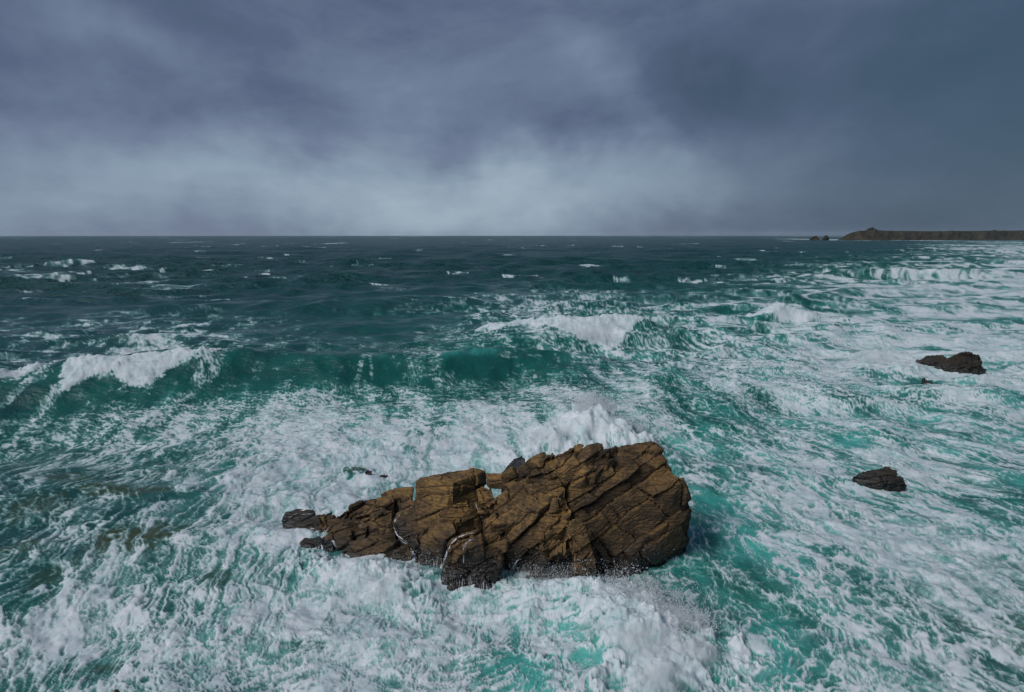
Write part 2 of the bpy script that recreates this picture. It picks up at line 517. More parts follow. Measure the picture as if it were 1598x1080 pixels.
# ---- how much foam lies where (share of the surface that is white), as charted over the bay
VROW = [366, 378, 388, 400, 420, 445, 470, 500, 540, 580, 620, 660, 700, 740, 780, 820, 860, 900, 940, 980, 1030, 1090]
FROW = """
0 0 0 0 0 0 0 0 0 0 0 0 0 0 0 0 0
0 0 0 0 0 0 0 0 0 0 0 0 0 0 1 6 15
1 1 0 0 0 0 0 0 0 0 0 0 0 1 2 25 55
1 1 1 0 0 0 0 0 0 0 0 0 1 2 4 14 40
2 1 2 2 0 0 0 0 0 0 0 1 2 8 28 45 70
2 1 2 1 0 0 0 0 1 2 2 3 12 36 60 72 78
1 1 1 1 1 1 1 2 14 20 10 10 30 42 55 62 66
4 4 4 3 2 2 2 6 26 34 28 36 40 52 62 66 72
4 4 4 4 4 3 5 8 16 26 30 36 50 66 78 82 82
4 4 5 4 4 4 4 8 12 20 32 42 52 72 84 80 78
4 8 14 18 24 30 32 28 32 52 40 38 42 48 50 52 52
9 18 28 38 55 72 78 68 78 90 62 40 42 44 44 45 48
14 18 32 48 78 92 94 92 86 80 58 45 44 45 48 44 42
18 17 26 46 74 93 96 92 88 70 50 52 52 54 55 48 40
14 17 24 44 66 86 92 88 80 60 40 36 54 60 62 54 44
18 18 22 44 66 80 86 80 70 50 34 24 50 60 64 62 58
28 32 36 46 62 80 84 78 60 40 16 18 34 56 66 66 70
38 38 42 48 64 86 88 74 70 70 40 18 26 44 62 72 80
48 48 48 54 74 86 88 82 72 62 75 34 28 36 58 76 76
58 60 64 68 76 82 82 76 68 58 95 48 36 38 50 76 66
62 68 66 72 72 74 74 60 44 58 96 50 36 38 44 58 60
58 60 64 68 74 74 68 58 42 58 96 50 34 38 46 52 54
"""
TROW = """
4 4 4 4 4 4 4 4 4 4 4 4 4 4 8 14 20
5 5 5 5 5 5 5 5 5 5 5 5 5 6 10 22 30
6 5 5 5 5 5 5 5 5 5 6 6 7 10 16 30 40
12 10 8 6 6 6 6 6 6 7 8 8 10 16 24 36 45
14 10 8 7 7 8 8 9 10 10 11 12 18 30 42 50 58
9 9 9 9 9 10 11 12 14 16 18 20 30 45 55 60 65
9 9 10 10 11 13 18 20 22 22 24 28 38 48 55 60 65
10 11 13 15 18 22 28 30 32 35 36 40 46 52 58 62 66
12 13 15 18 24 28 34 36 36 40 44 46 52 58 62 66 68
12 14 18 24 28 32 40 38 38 42 46 50 54 58 62 66 68
22 34 44 48 50 48 48 44 42 44 46 50 56 58 62 62 64
34 42 50 56 58 58 56 52 50 50 50 54 58 60 62 64 66
34 40 46 52 60 62 62 60 58 56 54 56 60 62 64 66 70
28 32 36 46 56 62 62 60 58 58 58 58 60 62 62 64 66
20 22 26 40 52 58 60 60 60 60 58 62 62 62 60 62 64
18 18 22 38 50 56 60 60 60 60 58 68 68 64 60 58 58
20 22 26 40 50 56 58 58 58 58 48 66 72 66 58 54 52
26 30 34 42 50 56 60 58 60 58 46 56 72 66 54 48 42
34 38 42 46 54 60 64 62 62 64 60 58 66 62 52 42 30
40 42 46 50 56 60 66 70 72 80 72 60 62 60 52 40 26
44 46 50 54 58 62 70 74 82 85 74 60 58 58 52 40 28
46 48 50 54 58 62 70 74 82 85 74 58 56 56 50 42 30
"""


def chart(txt):
    return np.array([[float(q) for q in ln.split()] for ln in txt.strip().splitlines()]) / 100


def lookup(tab):
    """bilinear read of a chart whose cells are laid out by bearing and distance over the bay"""
    hh = CAM_H - np.clip(Z, -1.5, 3.5)
    dep = Y * cP + hh * sP
    ug = 799 + PIX * X / dep
    vg = np.maximum(540 - PIX * (Y * sP - hh * cP) / dep, 366)
    vi = np.interp(vg, VROW, np.arange(len(VROW)))
    ui = np.clip(ug / 100, 0, 15.999)
    i0 = np.clip(np.floor(vi).astype(int), 0, len(VROW) - 2)
    j0 = np.floor(ui).astype(int)
    fv, fu = sstep(vi - i0, 0, 1), sstep(ui - j0, 0, 1)
    return ((tab[i0, j0] * (1 - fu) + tab[i0, j0 + 1] * fu) * (1 - fv) + (tab[i0 + 1, j0] * (1 - fu) + tab[i0 + 1, j0 + 1] * fu) * fv)


wx1 = fbm2(X / 9, Y / 14, 3, 1)
COVER = lookup(chart(FROW))
TURQ = lookup(chart(TROW))
TURQ = TURQ * (1 - 0.25 * sstep(-X, 4, 20)) * (1 + 0.45 * fbm2(X / 2.6, Y / 4.5, 4, 2, 0.55))
COVER = COVER * (1 + 0.9 * fbm2(X / 4.5, Y / 6.5, 3, 4) * (1 - 0.6 * COVER))
# banding by wave crests on the right-hand shore break
band = fbm2(X / 40 + 0.3 * wx1, Y / 9.0 + 0.25 * X / 9, 3, 6)
wgt = sstep(RB, 60, 110)
COVER = COVER * (1 + wgt * 1.2 * band)
ROLL = np.zeros_like(X)        # tumbling white water
REEF = np.zeros_like(X)


def window(x0, y0, rad):
    r0, a0 = math.hypot(x0, y0), math.atan2(x0, y0)
    i0, i1 = np.searchsorted(RR, [r0 - rad, r0 + rad])
    da = min(1.4, rad / max(r0, 1) * 1.1)
    j0, j1 = np.searchsorted(AA, [a0 - da, a0 + da])
    return slice(i0, max(i1, i0 + 1)), slice(j0, max(j1, j0 + 1))


def splat(F, u, v, su, sv, val, ang=0.0, z=0.0, edge=0.5, mode='max'):
    """patch centred on the point seen at (u, v); half-size su, sv in photo pixels at that distance"""
    x0, y0, _ = at_z(u, v, z)
    ya, yb = at_z(u, v + sv, z)[1], at_z(u, max(v - sv, 366.9 if z == 0 else v - sv), z)[1]
    sy = max(0.5 * abs(yb - ya), 0.05)
    sx = su * (y0 * cP + CAM_H * sP) / PIX
    ca, sa = math.cos(R(ang)), math.sin(R(ang))
    w = window(x0, y0, 1.6 * max(sx, sy))
    xs, ys = X[w], Y[w]
    ex, ey = (xs - x0) / sx, (ys - y0) / sy
    p, q = ex * ca + ey * sa, -ex * sa + ey * ca
    d = np.sqrt(p * p + q * q) + edge * fbm2(p * 1.7 + u, q * 1.7 + v, 5, 2, 0.6)
    f = val * sstep(-d, -1.15, -0.45)
    if mode == 'max':
        F[w] = np.maximum(F[w], f)
    elif mode == 'add':
        F[w] += f
    elif mode == 'mul':
        F[w] *= 1 - f


def stroke(F, pts, wpx, val, z=0.0, edge=0.5, step=0.6):
    for (u0, v0), (u1, v1) in zip(pts[:-1], pts[1:]):
        n = max(1, int(math.hypot(u1 - u0, v1 - v0) / (wpx * step)))
        for i in range(n):
            t = i / n
            splat(F, u0 + (u1 - u0) * t, v0 + (v1 - v0) * t, wpx * random.uniform(0.7, 1.3), wpx * 0.4 * random.uniform(0.6, 1.2), val * random.uniform(0.7, 1), 0, z, edge)


# breakers
# the long swell: a glassy face, broken only at its left part
i0, i1, tt_, hh_ = W1
xs_ = X[i0:i1]
xn = fbm2(xs_ / 1.6, tt_ / 1.1, 4, 3, 0.55)
face = sstep(tt_, -6.5, -4.2) * sstep(-tt_, -0.9, 0.3) * sstep(hh_, 0.4, 1.2)
COVER[i0:i1] *= 1 - 0.93 * face * sstep(xn, -0.9, -0.1)
TURQ[i0:i1] += 0.26 * np.exp(-((tt_ + 1.0) / 1.1) ** 2) * sstep(hh_, 1.0, 2.4) * sstep(fbm2(xs_ / 7, xs_ * 0, 2, 1), -0.5, 0.5)  # glow of light through the thin crest, put into the water colour


def breaking(wv, dist, prof):
    """white water tumbling from a crest: prof gives, along the crest, how far down the face it has come (metres)"""
    i0, i1, t, h = wv
    xs = X[i0:i1]
    n_ = 0.8 * fbm2(xs / 1.5, t / 0.8, 6, 3, 0.66)
    pu = np.array([q[0] for q in prof], float)
    px_ = (pu - 799) / PIX * (dist(pu))
    d = np.interp(xs, px_, [q[1] for q in prof], left=-0.6, right=-0.6)
    b = sstep(t + 0.65 * n_ + d, -0.45, 0.6) * sstep(-(t + 0.7 * n_), -1.5, -0.3) * sstep(d, -0.25, 0.1)
    COVER[i0:i1] = np.maximum(COVER[i0:i1], b)
    ROLL[i0:i1] = np.maximum(ROLL[i0:i1], b)


breaking(W1, lambda u: 48.0 + u / 350 * 5.2, [(-60, 0.3), (10, 0.7), (40, 0.4), (52, -0.5), (82, -0.5), (92, 0.3), (112, 1.8), (135, 3.2), (165, 1.5), (200, 1.2), (225, 3.0), (262, 2.8), (288, 1.2), (320, 0.7), (348, -0.4)])
breaking(W2, lambda u: 76.0 + 0 * u, [(800, -0.4), (830, 0.3), (862, 2.2), (900, 5.2), (945, 7.4), (970, 5.6), (990, 2.6), (1010, 0.6), (1025, -0.4)])
breaking(W3, lambda u: 100.0 + 0 * u, [(1110, -0.4), (1150, 1.5), (1180, 4.0), (1215, 5.5), (1245, 3.5), (1268, -0.3)])
breaking(W4, lambda u: 112.0 + 0 * u, [(1226, -0.4), (1250, 0.4), (1300, 0.5), (1330, 1.2), (1345, -0.3)])
for args in ((775, 515, 40, 5, 0.6, 0, 0.8, 0.8), (800, 512, 30, 4, 0.7, 0, 1.0, 0.8)):
    splat(COVER, *args)
    splat(ROLL, *args)
for args in ((1000, 985, 105, 62, 1.0, 0, 0.6, 0.9), (1060, 1020, 70, 50, 0.9, 0, 0.4, 0.9), (960, 945, 60, 26, 0.9, 0, 0.6, 0.9), (880, 925, 60, 10, 0.8, 0, 0.2, 0.9),
             (925, 655, 50, 34, 1.0, 0, 1.6, 0.8), (880, 688, 60, 16, 0.8, 0, 0.6, 0.9), (975, 680, 40, 20, 0.9, 0, 0.6, 0.9),
             (610, 915, 60, 18, 0.7, 0, 0.3, 1.0), (470, 880, 40, 16, 0.6, 0, 0.1, 1.0), (1390, 560, 60, 20, 0.7, 0, 0.2, 1.0), (840, 960, 90, 9, 0.75, 0, 0, 0.9)):
    splat(COVER, *args)
    splat(ROLL, *args)
# lacy patch behind the left breaker and other named patches
for args in ((250, 530, 90, 15, 0.50), (285, 512, 40, 9, 0.34), (225, 546, 80, 9, 0.58), (290, 518, 42, 5, 0.6), (330, 527, 50, 4, 0.4),
             (110, 537, 30, 8, 0.35), (60, 528, 50, 4, 0.25), (140, 500, 20, 5, 0.3), (20, 570, 26, 3, 0.2),
             (60, 435, 80, 1.8, 0.34, 0, 0, 0.9), (125, 431, 50, 1.2, 0.3, 0, 0, 0.9), (225, 443, 30, 3, 0.55), (270, 450, 45, 4, 0.4), (330, 448, 20, 3, 0.3),
             (70, 409, 46, 1.1, 0.5, 0, 2), (20, 415, 30, 1.2, 0.45, 0, 1.5), (182, 415, 18, 1.0, 0.8, 0, 1), (135, 410, 40, 1.2, 0.5, 0, 1),
             (308, 401, 25, 0.9, 0.9, 0, 1), (258, 405, 16, 0.8, 0.85, 0, 1), (318, 427, 13, 2, 0.8), (850, 476, 60, 8, 0.42), (900, 470, 70, 6, 0.3),
             (795, 432, 9, 1.8, 0.95), (650, 470, 9, 2, 0.6), (795, 400, 8, 1.2, 0.9), (1160, 406, 24, 2, 0.55), (520, 380, 12, 1, 0.9), (300, 378, 14, 0.8, 0.6),
             (1090, 477, 90, 2.0, 0.5), (1130, 480, 50, 2.0, 0.6), (1300, 476, 60, 3, 0.7), (1350, 425, 70, 1.6, 0.6), (1330, 420, 30, 1.2, 0.7),
             (1270, 463, 40, 2, 0.5), (1520, 383, 50, 2, 0.7), (1570, 390, 50, 4, 0.85), (1560, 378, 40, 1, 0.9), (1488, 389, 9, 1.4, 0.9), (1512, 389, 8, 1.6, 0.95),
             (1270, 373, 18, 0.9, 1.0), (1278, 374.2, 26, 1.0, 1.0), (1315, 374.2, 18, 0.8, 0.9), (1300, 369.5, 14, 0.7, 0.6), (1395, 374.4, 14, 0.9, 0.9), (1430, 375.5, 30, 0.6, 0.6), (1480, 375.5, 20, 0.6, 0.5),
             (660, 592, 34, 22, 0.20), (580, 590, 5, 24, 0.28), (330, 610, 20, 16, 0.25), (75, 620, 12, 22, 0.35)):
    splat(COVER, *args)
stroke(COVER, [(150, 612), (125, 622), (80, 636), (20, 662), (0, 675)], 8, 0.42)
stroke(COVER, [(578, 562), (580, 580), (576, 602)], 3, 0.30, 1.6)
stroke(COVER, [(640, 550), (646, 566), (680, 588), (740, 600), (800, 606)], 9, 0.36, 1.2)
stroke(COVER, [(960, 590), (1040, 660), (1130, 740), (1220, 800)], 26, 0.62)
stroke(COVER, [(870, 560), (940, 590), (1000, 650)], 16, 0.45)
for args in ((1372, 760, 56, 7, 0.75), (1345, 735, 40, 6, 0.7), (1480, 580, 70, 6, 0.8), (1440, 556, 40, 6, 0.75), (1520, 550, 40, 4, 0.7), (470, 838, 46, 12, 0.85), (560, 895, 60, 8, 0.75)):
    splat(COVER, *args)
# clear, dark lanes
for args in ((560, 730, 26, 12, 0.97), (1440, 594, 26, 8, 0.9), (90, 880, 60, 40, 0.7), (205, 845, 80, 26, 0.75), (190, 770, 75, 13, 0.7),
             (1120, 870, 70, 60, 0.6), (650, 925, 26, 12, 0.75), (880, 957, 40, 10, 0.6), (800, 1045, 90, 22, 0.45), (1060, 880, 40, 40, 0.7),
             (500, 575, 170, 18, 0.6), (600, 510, 120, 20, 0.8), (740, 580, 90, 5, 0.7, 0, 1.0)):
    splat(COVER, *args, mode='mul')
for args in ((60, 800, 70, 24, 0.55), (330, 905, 34, 24, 0.6), (480, 1010, 40, 14, 0.55), (170, 1035, 50, 10, 0.5), (250, 830, 60, 14, 0.5), (110, 745, 70, 12, 0.5)):
    splat(COVER, *args, mode='mul')
    splat(REEF, args[0], args[1], args[2], args[3], 0.55)
for args in ((205, 848, 80, 30, 0.95), (195, 768, 80, 16, 0.8), (330, 700, 60, 14, 0.3), (90, 900, 50, 26, 0.4), (560, 728, 26, 11, 0.95), (1390, 727, 24, 6, 0.8),
             (1580, 1000, 70, 60, 0.85), (130, 930, 60, 22, 0.6), (40, 860, 50, 20, 0.6), (260, 735, 50, 9, 0.5), (1480, 1040, 40, 24, 0.5), (1590, 900, 30, 30, 0.2), (480, 1000, 50, 30, 0.35), (320, 920, 40, 30, 0.4), (240, 985, 50, 25, 0.4),
             (1450, 740, 90, 16, 0.25), (1180, 930, 60, 30, 0.2), (860, 650, 80, 12, 0.25), (1420, 950, 70, 30, 0.35)):
    splat(REEF, *args)
# whitecaps out to the horizon
for i in range(250):
    v = 367.2 + 110 * random.random() ** 2.3
    u = random.uniform(-60, 1660)
    if v > 440 and u > 800:
        continue
    k = (v - 364) / 50
    splat(COVER, u, v, random.uniform(2.5, 8) * (0.5 + k), random.uniform(0.18, 0.5) * (0.45 + k), random.uniform(0.3, 0.9), 0, 0, 0.9)
    for _ in range(random.randint(0, 3)):
        splat(COVER, u + random.gauss(0, 11) * (0.5 + k), v + random.gauss(0, 0.7) * (0.5 + k), random.uniform(1.5, 7) * (0.5 + k), random.uniform(0.15, 0.4) * (0.45 + k),
              random.uniform(0.2, 0.55), 0, 0, 0.9)

# crests of the background sea carry a little foam further in
COVER = np.clip(COVER, 0, 1)
flow = 0.10 + 0.12 * fbm2(X / 30, Y / 30, 2, 2) + 0.55 * sstep(X, 2, 32) * sstep(Y, 16, 50)
XF = X + flow * (Y - 30)
XR = (X + flow * (Y - 30)) * (1 - 0.52 * sstep(Y, 34, 66))       # streaks lean along the run of the waves
streak = fbm2(XF / 2.1, Y / 13.0 + 7, 5, 2, 0.62) + 0.6 * fbm2(XF / 6.0, Y / 22.0, 3, 5)
smid = sstep(Y, 24, 40) * sstep(-Y, -130, -80)
COVER = np.where(ROLL > 0.5, COVER, COVER * np.clip(1 + (0.35 + 0.75 * smid) * streak * (1.15 - COVER), 0.1, 2.2))
TURQ = TURQ * (1 + 0.22 * smid * streak)

ZS = Y + 2.8 * Z
# ---- lacy foam: ridged, warped noise turned into ranks so that a share COVER turns white
near_l = np.exp(-((X + 9) / 9) ** 2 - ((Y - 17) / 9) ** 2)
str_ = 0.52 + 0.30 * sstep(Y, 38, 60) + 0.42 * near_l + 0.16 * np.exp(-((X / 9) ** 2 + ((Y - 24) / 10) ** 2))
ZS = Y + 2.8 * Z                      # distance measured along the slope, so that faces are not stretched
w1 = fbm2(X / 3.4, ZS / 3.4, 4, 1, 0.6) * 0.55
w2 = fbm2(X / 3.4 + 40, ZS / 3.4 + 9, 4, 3, 0.6) * 0.55
lace = np.zeros_like(X)
net = np.full_like(X, -9.0)
tot = np.zeros_like(X)
base_l = np.maximum(np.maximum(0.9, RB * 0.014), DR * 1.35)
for o in range(11):
    lam = 24.0 / 1.85 ** o
    a = np.where(lam > base_l, (base_l / lam) ** 0.58, (lam / base_l) ** 0.22) * sstep(lam / DR, 0.5, 1.3)
    q = np.abs(perlin2((XR + w1) / lam + 11 * o, ((ZS + w2) * str_) / lam + 5 * o, o))
    lace += a * (1 - 2.2 * q)
    tot += a
    # fine threads of foam: the strongest ridge of any scale wins
    m_ = np.where(lam > base_l, (base_l / lam) ** 0.25, (lam / base_l) ** 0.12) * sstep(lam / DR, 0.7, 1.6) * (lam < 9 * base_l)
    net = np.maximum(net, (1 - 4.2 * q / (lam / base_l) ** -0.25) * m_)
    w1, w2 = w1 + 0.035 * (1 - 2.2 * q) * lam * (lam < 6), w2 - 0.03 * (1 - 2.2 * q) * lam * (lam < 6)
lace = 0.55 * lace / (tot + 1e-6) + 0.30 * np.clip(net, -0.5, 1)
# ranks taken ring by ring, as the spread of the noise changes with distance
RANK = np.zeros_like(X)
for k in range(0, NR, 40):
    srt = np.sort(lace[max(0, k - 30):k + 70].ravel()[::11])
    RANK[k:k + 40] = np.interp(lace[k:k + 40], srt, np.linspace(0, 1, len(srt)))
rside = sstep(X, 8, 30) * sstep(Y, 24, 45)
COVER = np.minimum(COVER * (0.86 + 0.03 * rside), 0.80)
COVER = np.maximum(COVER, sstep(ROLL, 0.2, 0.85) * (1.22 + 0.25 * fbm2(X / 1.2, ZS / 1.4, 4, 6)))
FOAM = sstep(RANK, 0.8 - COVER, 1.15 - COVER)

# milky, air-filled water near foam: the chart itself, unbroken
AER = np.clip(COVER * 1.15 - 0.12 + 0.30 * rside * (COVER > 0.1), 0, 1) * sstep(fbm2(X / 2.5, Y / 4, 3, 6), -0.6, 0.7)

# tumbling lumps of the white water, and thickness of the foam
bil = np.abs(fbm2(X / 1.3, ZS / 1.5, 4, 4)) * (1 - 0.75 * np.exp(-((X - bx) / 5) ** 2 - ((Y - by) / 5) ** 2))
slope = np.gradient(Z, axis=0) / DR
Z += ROLL * (0.34 * bil / (1 + (slope / 0.45) ** 2) + 0.12)
Z += 0.05 * FOAM * sstep(-RB, -80, -30)
chop = fbm2(X / 1.3, Y / 0.9, 4, 2) * sstep(1.3 / DR, 1.5, 4)
Z += 0.10 * chop * (0.4 + COVER)
fade_chop = sstep(RB, 10, 40)
V = np.stack([X + DX * fade_chop, Y + DY * fade_chop, Z], -1).reshape(-1, 3)
ii = np.arange(NR * NA).reshape(NR, NA)
F = np.stack([ii[:-1, :-1], ii[:-1, 1:], ii[1:, 1:], ii[1:, :-1]], -1).reshape(-1, 4)[:, ::-1]
sea = mesh_obj('sea', V, F, M_SEA, smooth=True)
tag(sea, kind='structure')
ca = sea.data.attributes.new('mixmap', 'FLOAT_COLOR', 'POINT')
ca.data.foreach_set('color', np.stack([RANK, TURQ, REEF, AER], -1).astype(np.float32).ravel())
cb = sea.data.attributes.new('cover', 'FLOAT', 'POINT')
cb.data.foreach_set('value', COVER.astype(np.float32).ravel())

# ------------------------------------------------------------------ rock building
BED = Vector((-math.sin(R(33)), 0.30, math.cos(R(33)))).normalized()
BT = Vector((math.cos(R(33)), 0.0, math.sin(R(33)))).normalized()
BB = BED.cross(BT).normalized()
BF = np.array([BT, BB, BED])


def hash1(i, s):
    h = np.sin(i * 127.1 + s * 311.7) * 43758.5453
    return h - np.floor(h)


def fracture(P, N, amp=1.0, scale=1.0, dip=33.0, seed=0):
    """push a rock face about: bedding layers, joints across them, chipped blocks and grain"""
    rs = np.random.default_rng(100 + seed)
    dd = R(dip + rs.normal(0, 5))
    bed = Vector((-math.sin(dd), 0.30 + rs.normal(0, 0.14), math.cos(dd))).normalized()
    bt = Vector((math.cos(dd), rs.normal(0, 0.15), math.sin(dd)))
    bt = (bt - bed * bt.dot(bed)).normalized()
    q = P @ np.array([bt, bed.cross(bt), bed]).T + rs.random(3) * 3
    wp = fbm3(P, 0.5 / scale, 3, 1)
    c = q[:, 2] + 0.22 * wp * scale
    th = (0.8 + 0.7 * rs.random()) * scale
    lay = np.floor(c / th)
    fr = c / th - lay
    cut = 0.2 + 0.6 * hash1(lay, 3)       # layers split again unevenly
    sub = (fr > cut).astype(float)
    idl = lay * 2 + sub
    f2 = np.where(sub > 0, (fr - cut) / (1 - cut), fr / cut)
    w2_ = np.where(sub > 0, 1 - cut, cut) * th
    jl = (1.2 + 1.8 * hash1(idl, 5)) * scale
    jx = (q[:, 0] + 0.35 * fbm3(P, 0.7 / scale, 2, 4) * scale + 0.3 * q[:, 2]) / jl + 7 * hash1(idl, 9)
    jy = (q[:, 1] + 0.25 * q[:, 0]) / (jl * 1.1) + 5 * hash1(idl, 13)
    cx_, cy_ = np.floor(jx), np.floor(jy)
    cid = idl * 57.0 + cx_ * 13.0 + cy_ * 131.0
    off = hash1(cid, 1) - 0.5
    e1 = np.minimum(f2, 1 - f2) * w2_
    e2 = np.minimum(np.minimum(jx - cx_, 1 - jx + cx_), np.minimum(jy - cy_, 1 - jy + cy_)) * jl
    g1 = np.exp(-(e1 / (0.03 * scale)) ** 2) * hash1(idl, 21)
    g2 = np.exp(-(e2 / (0.03 * scale)) ** 2) * hash1(cid, 8)
    big = fbm3(P, 0.7 / scale, 3, 6, 0.5)
    fine = fbm3(P, 3.0 / scale, 4, 2, 0.55)
    # thin partings parallel to the beds, only here and there
    part = np.abs(perlin3(q[:, 0] * 0.5 / scale, q[:, 1] * 0.5 / scale, (q[:, 2] + 0.15 * wp) * 5.5 / scale, 3))
    part = sstep(-part, -0.10, 0.0) * sstep(fbm3(P, 0.6 / scale, 2, 7), -0.05, 0.35)
    # each piece is also tilted a little, so that its face catches the light differently
    tilt = (hash1(cid, 31) - 0.5) * (jx - cx_ - 0.5) + (hash1(cid, 33) - 0.5) * (f2 - 0.5)
    d = (0.40 * off + 0.42 * tilt + 0.12 * big + 0.030 * fine - 0.22 * np.maximum(g1, g2) - 0.045 * part - 0.07) * amp * scale
    return P + N * d[:, None]


def hull(points):
    bm = bmesh.new()
    for p in points:
        bm.verts.new(p)
    r = bmesh.ops.convex_hull(bm, input=bm.verts)
    junk = [e for e in r['geom_interior'] if isinstance(e, bmesh.types.BMVert)] + [e for e in r['geom_unused'] if isinstance(e, bmesh.types.BMVert)]
    if junk:
        bmesh.ops.delete(bm, geom=list(set(junk)), context='VERTS')
    bmesh.ops.recalc_face_normals(bm, faces=bm.faces)
    return bm


def rock_block(name, pts, parent, mat, drop=-1.3, shrink=0.94, voxel=0.06, amp=1.0, scale=1.0, world=None, back=0.0, dip=33.0):
    """pts: (u, v, z) points of its visible skin; the block runs down to height `drop`"""
    P = world if world is not None else [Vector(at_z(u, v, z)) for u, v, z in pts]
    c = sum(P, Vector()) / len(P)
    low = [Vector((c.x + (p.x - c.x) * shrink, c.y + back + (p.y - c.y) * shrink, min(drop, p.z - 0.1))) for p in P]
    bm = hull(P + low)
    me = bpy.data.meshes.new(name)
    bm.to_mesh(me)
    bm.free()
    o = bpy.data.objects.new(name, me)
    COL.objects.link(o)
    md = o.modifiers.new('r', 'REMESH')
    md.mode = 'VOXEL'
    md.voxel_size = voxel
    dg = bpy.context.evaluated_depsgraph_get()
    ev = o.evaluated_get(dg)
    em = ev.to_mesh()
    n = len(em.vertices)
    co = np.empty(n * 3, np.float32)
    em.vertices.foreach_get('co', co)
    no = np.empty(n * 3, np.float32)
    em.vertices.foreach_get('normal', no)
    co, no = co.reshape(-1, 3).astype(float), no.reshape(-1, 3).astype(float)
    nf = len(em.polygons)
    li = np.empty(nf * 4, np.int32)
    em.loops.foreach_get('vertex_index', li)
    ev.to_mesh_clear()
    bpy.data.objects.remove(o)
    bpy.data.meshes.remove(me)
    co = fracture(co, no, amp, scale, dip, len(ALL_ROCK) - (len(ALL_ROCK) > 12))
    return mesh_obj(name, co, li.reshape(-1, 4), mat, parent)


ALL_ROCK = []


def rock_thing(name, label, cat, blocks, mat, base, group=None, **kw):
    e = empty(name, base)
    tag(e, label, cat, group)
    for b in blocks:
        k = dict(kw)
        pts = b
        if isinstance(b, dict):
            pts = b['p']
            k.update({q: w for q, w in b.items() if q != 'p'})
        m_ = k.pop('mat', mat)
        nm = k.pop('name', 'rock_block')
        ALL_ROCK.append(rock_block(nm, pts, e, m_, **k))
        if nm == 'rock_mass':
            ALL_ROCK[-1]['label'] = 'darker brown, cracked right-hand mass of the rock'
    return e


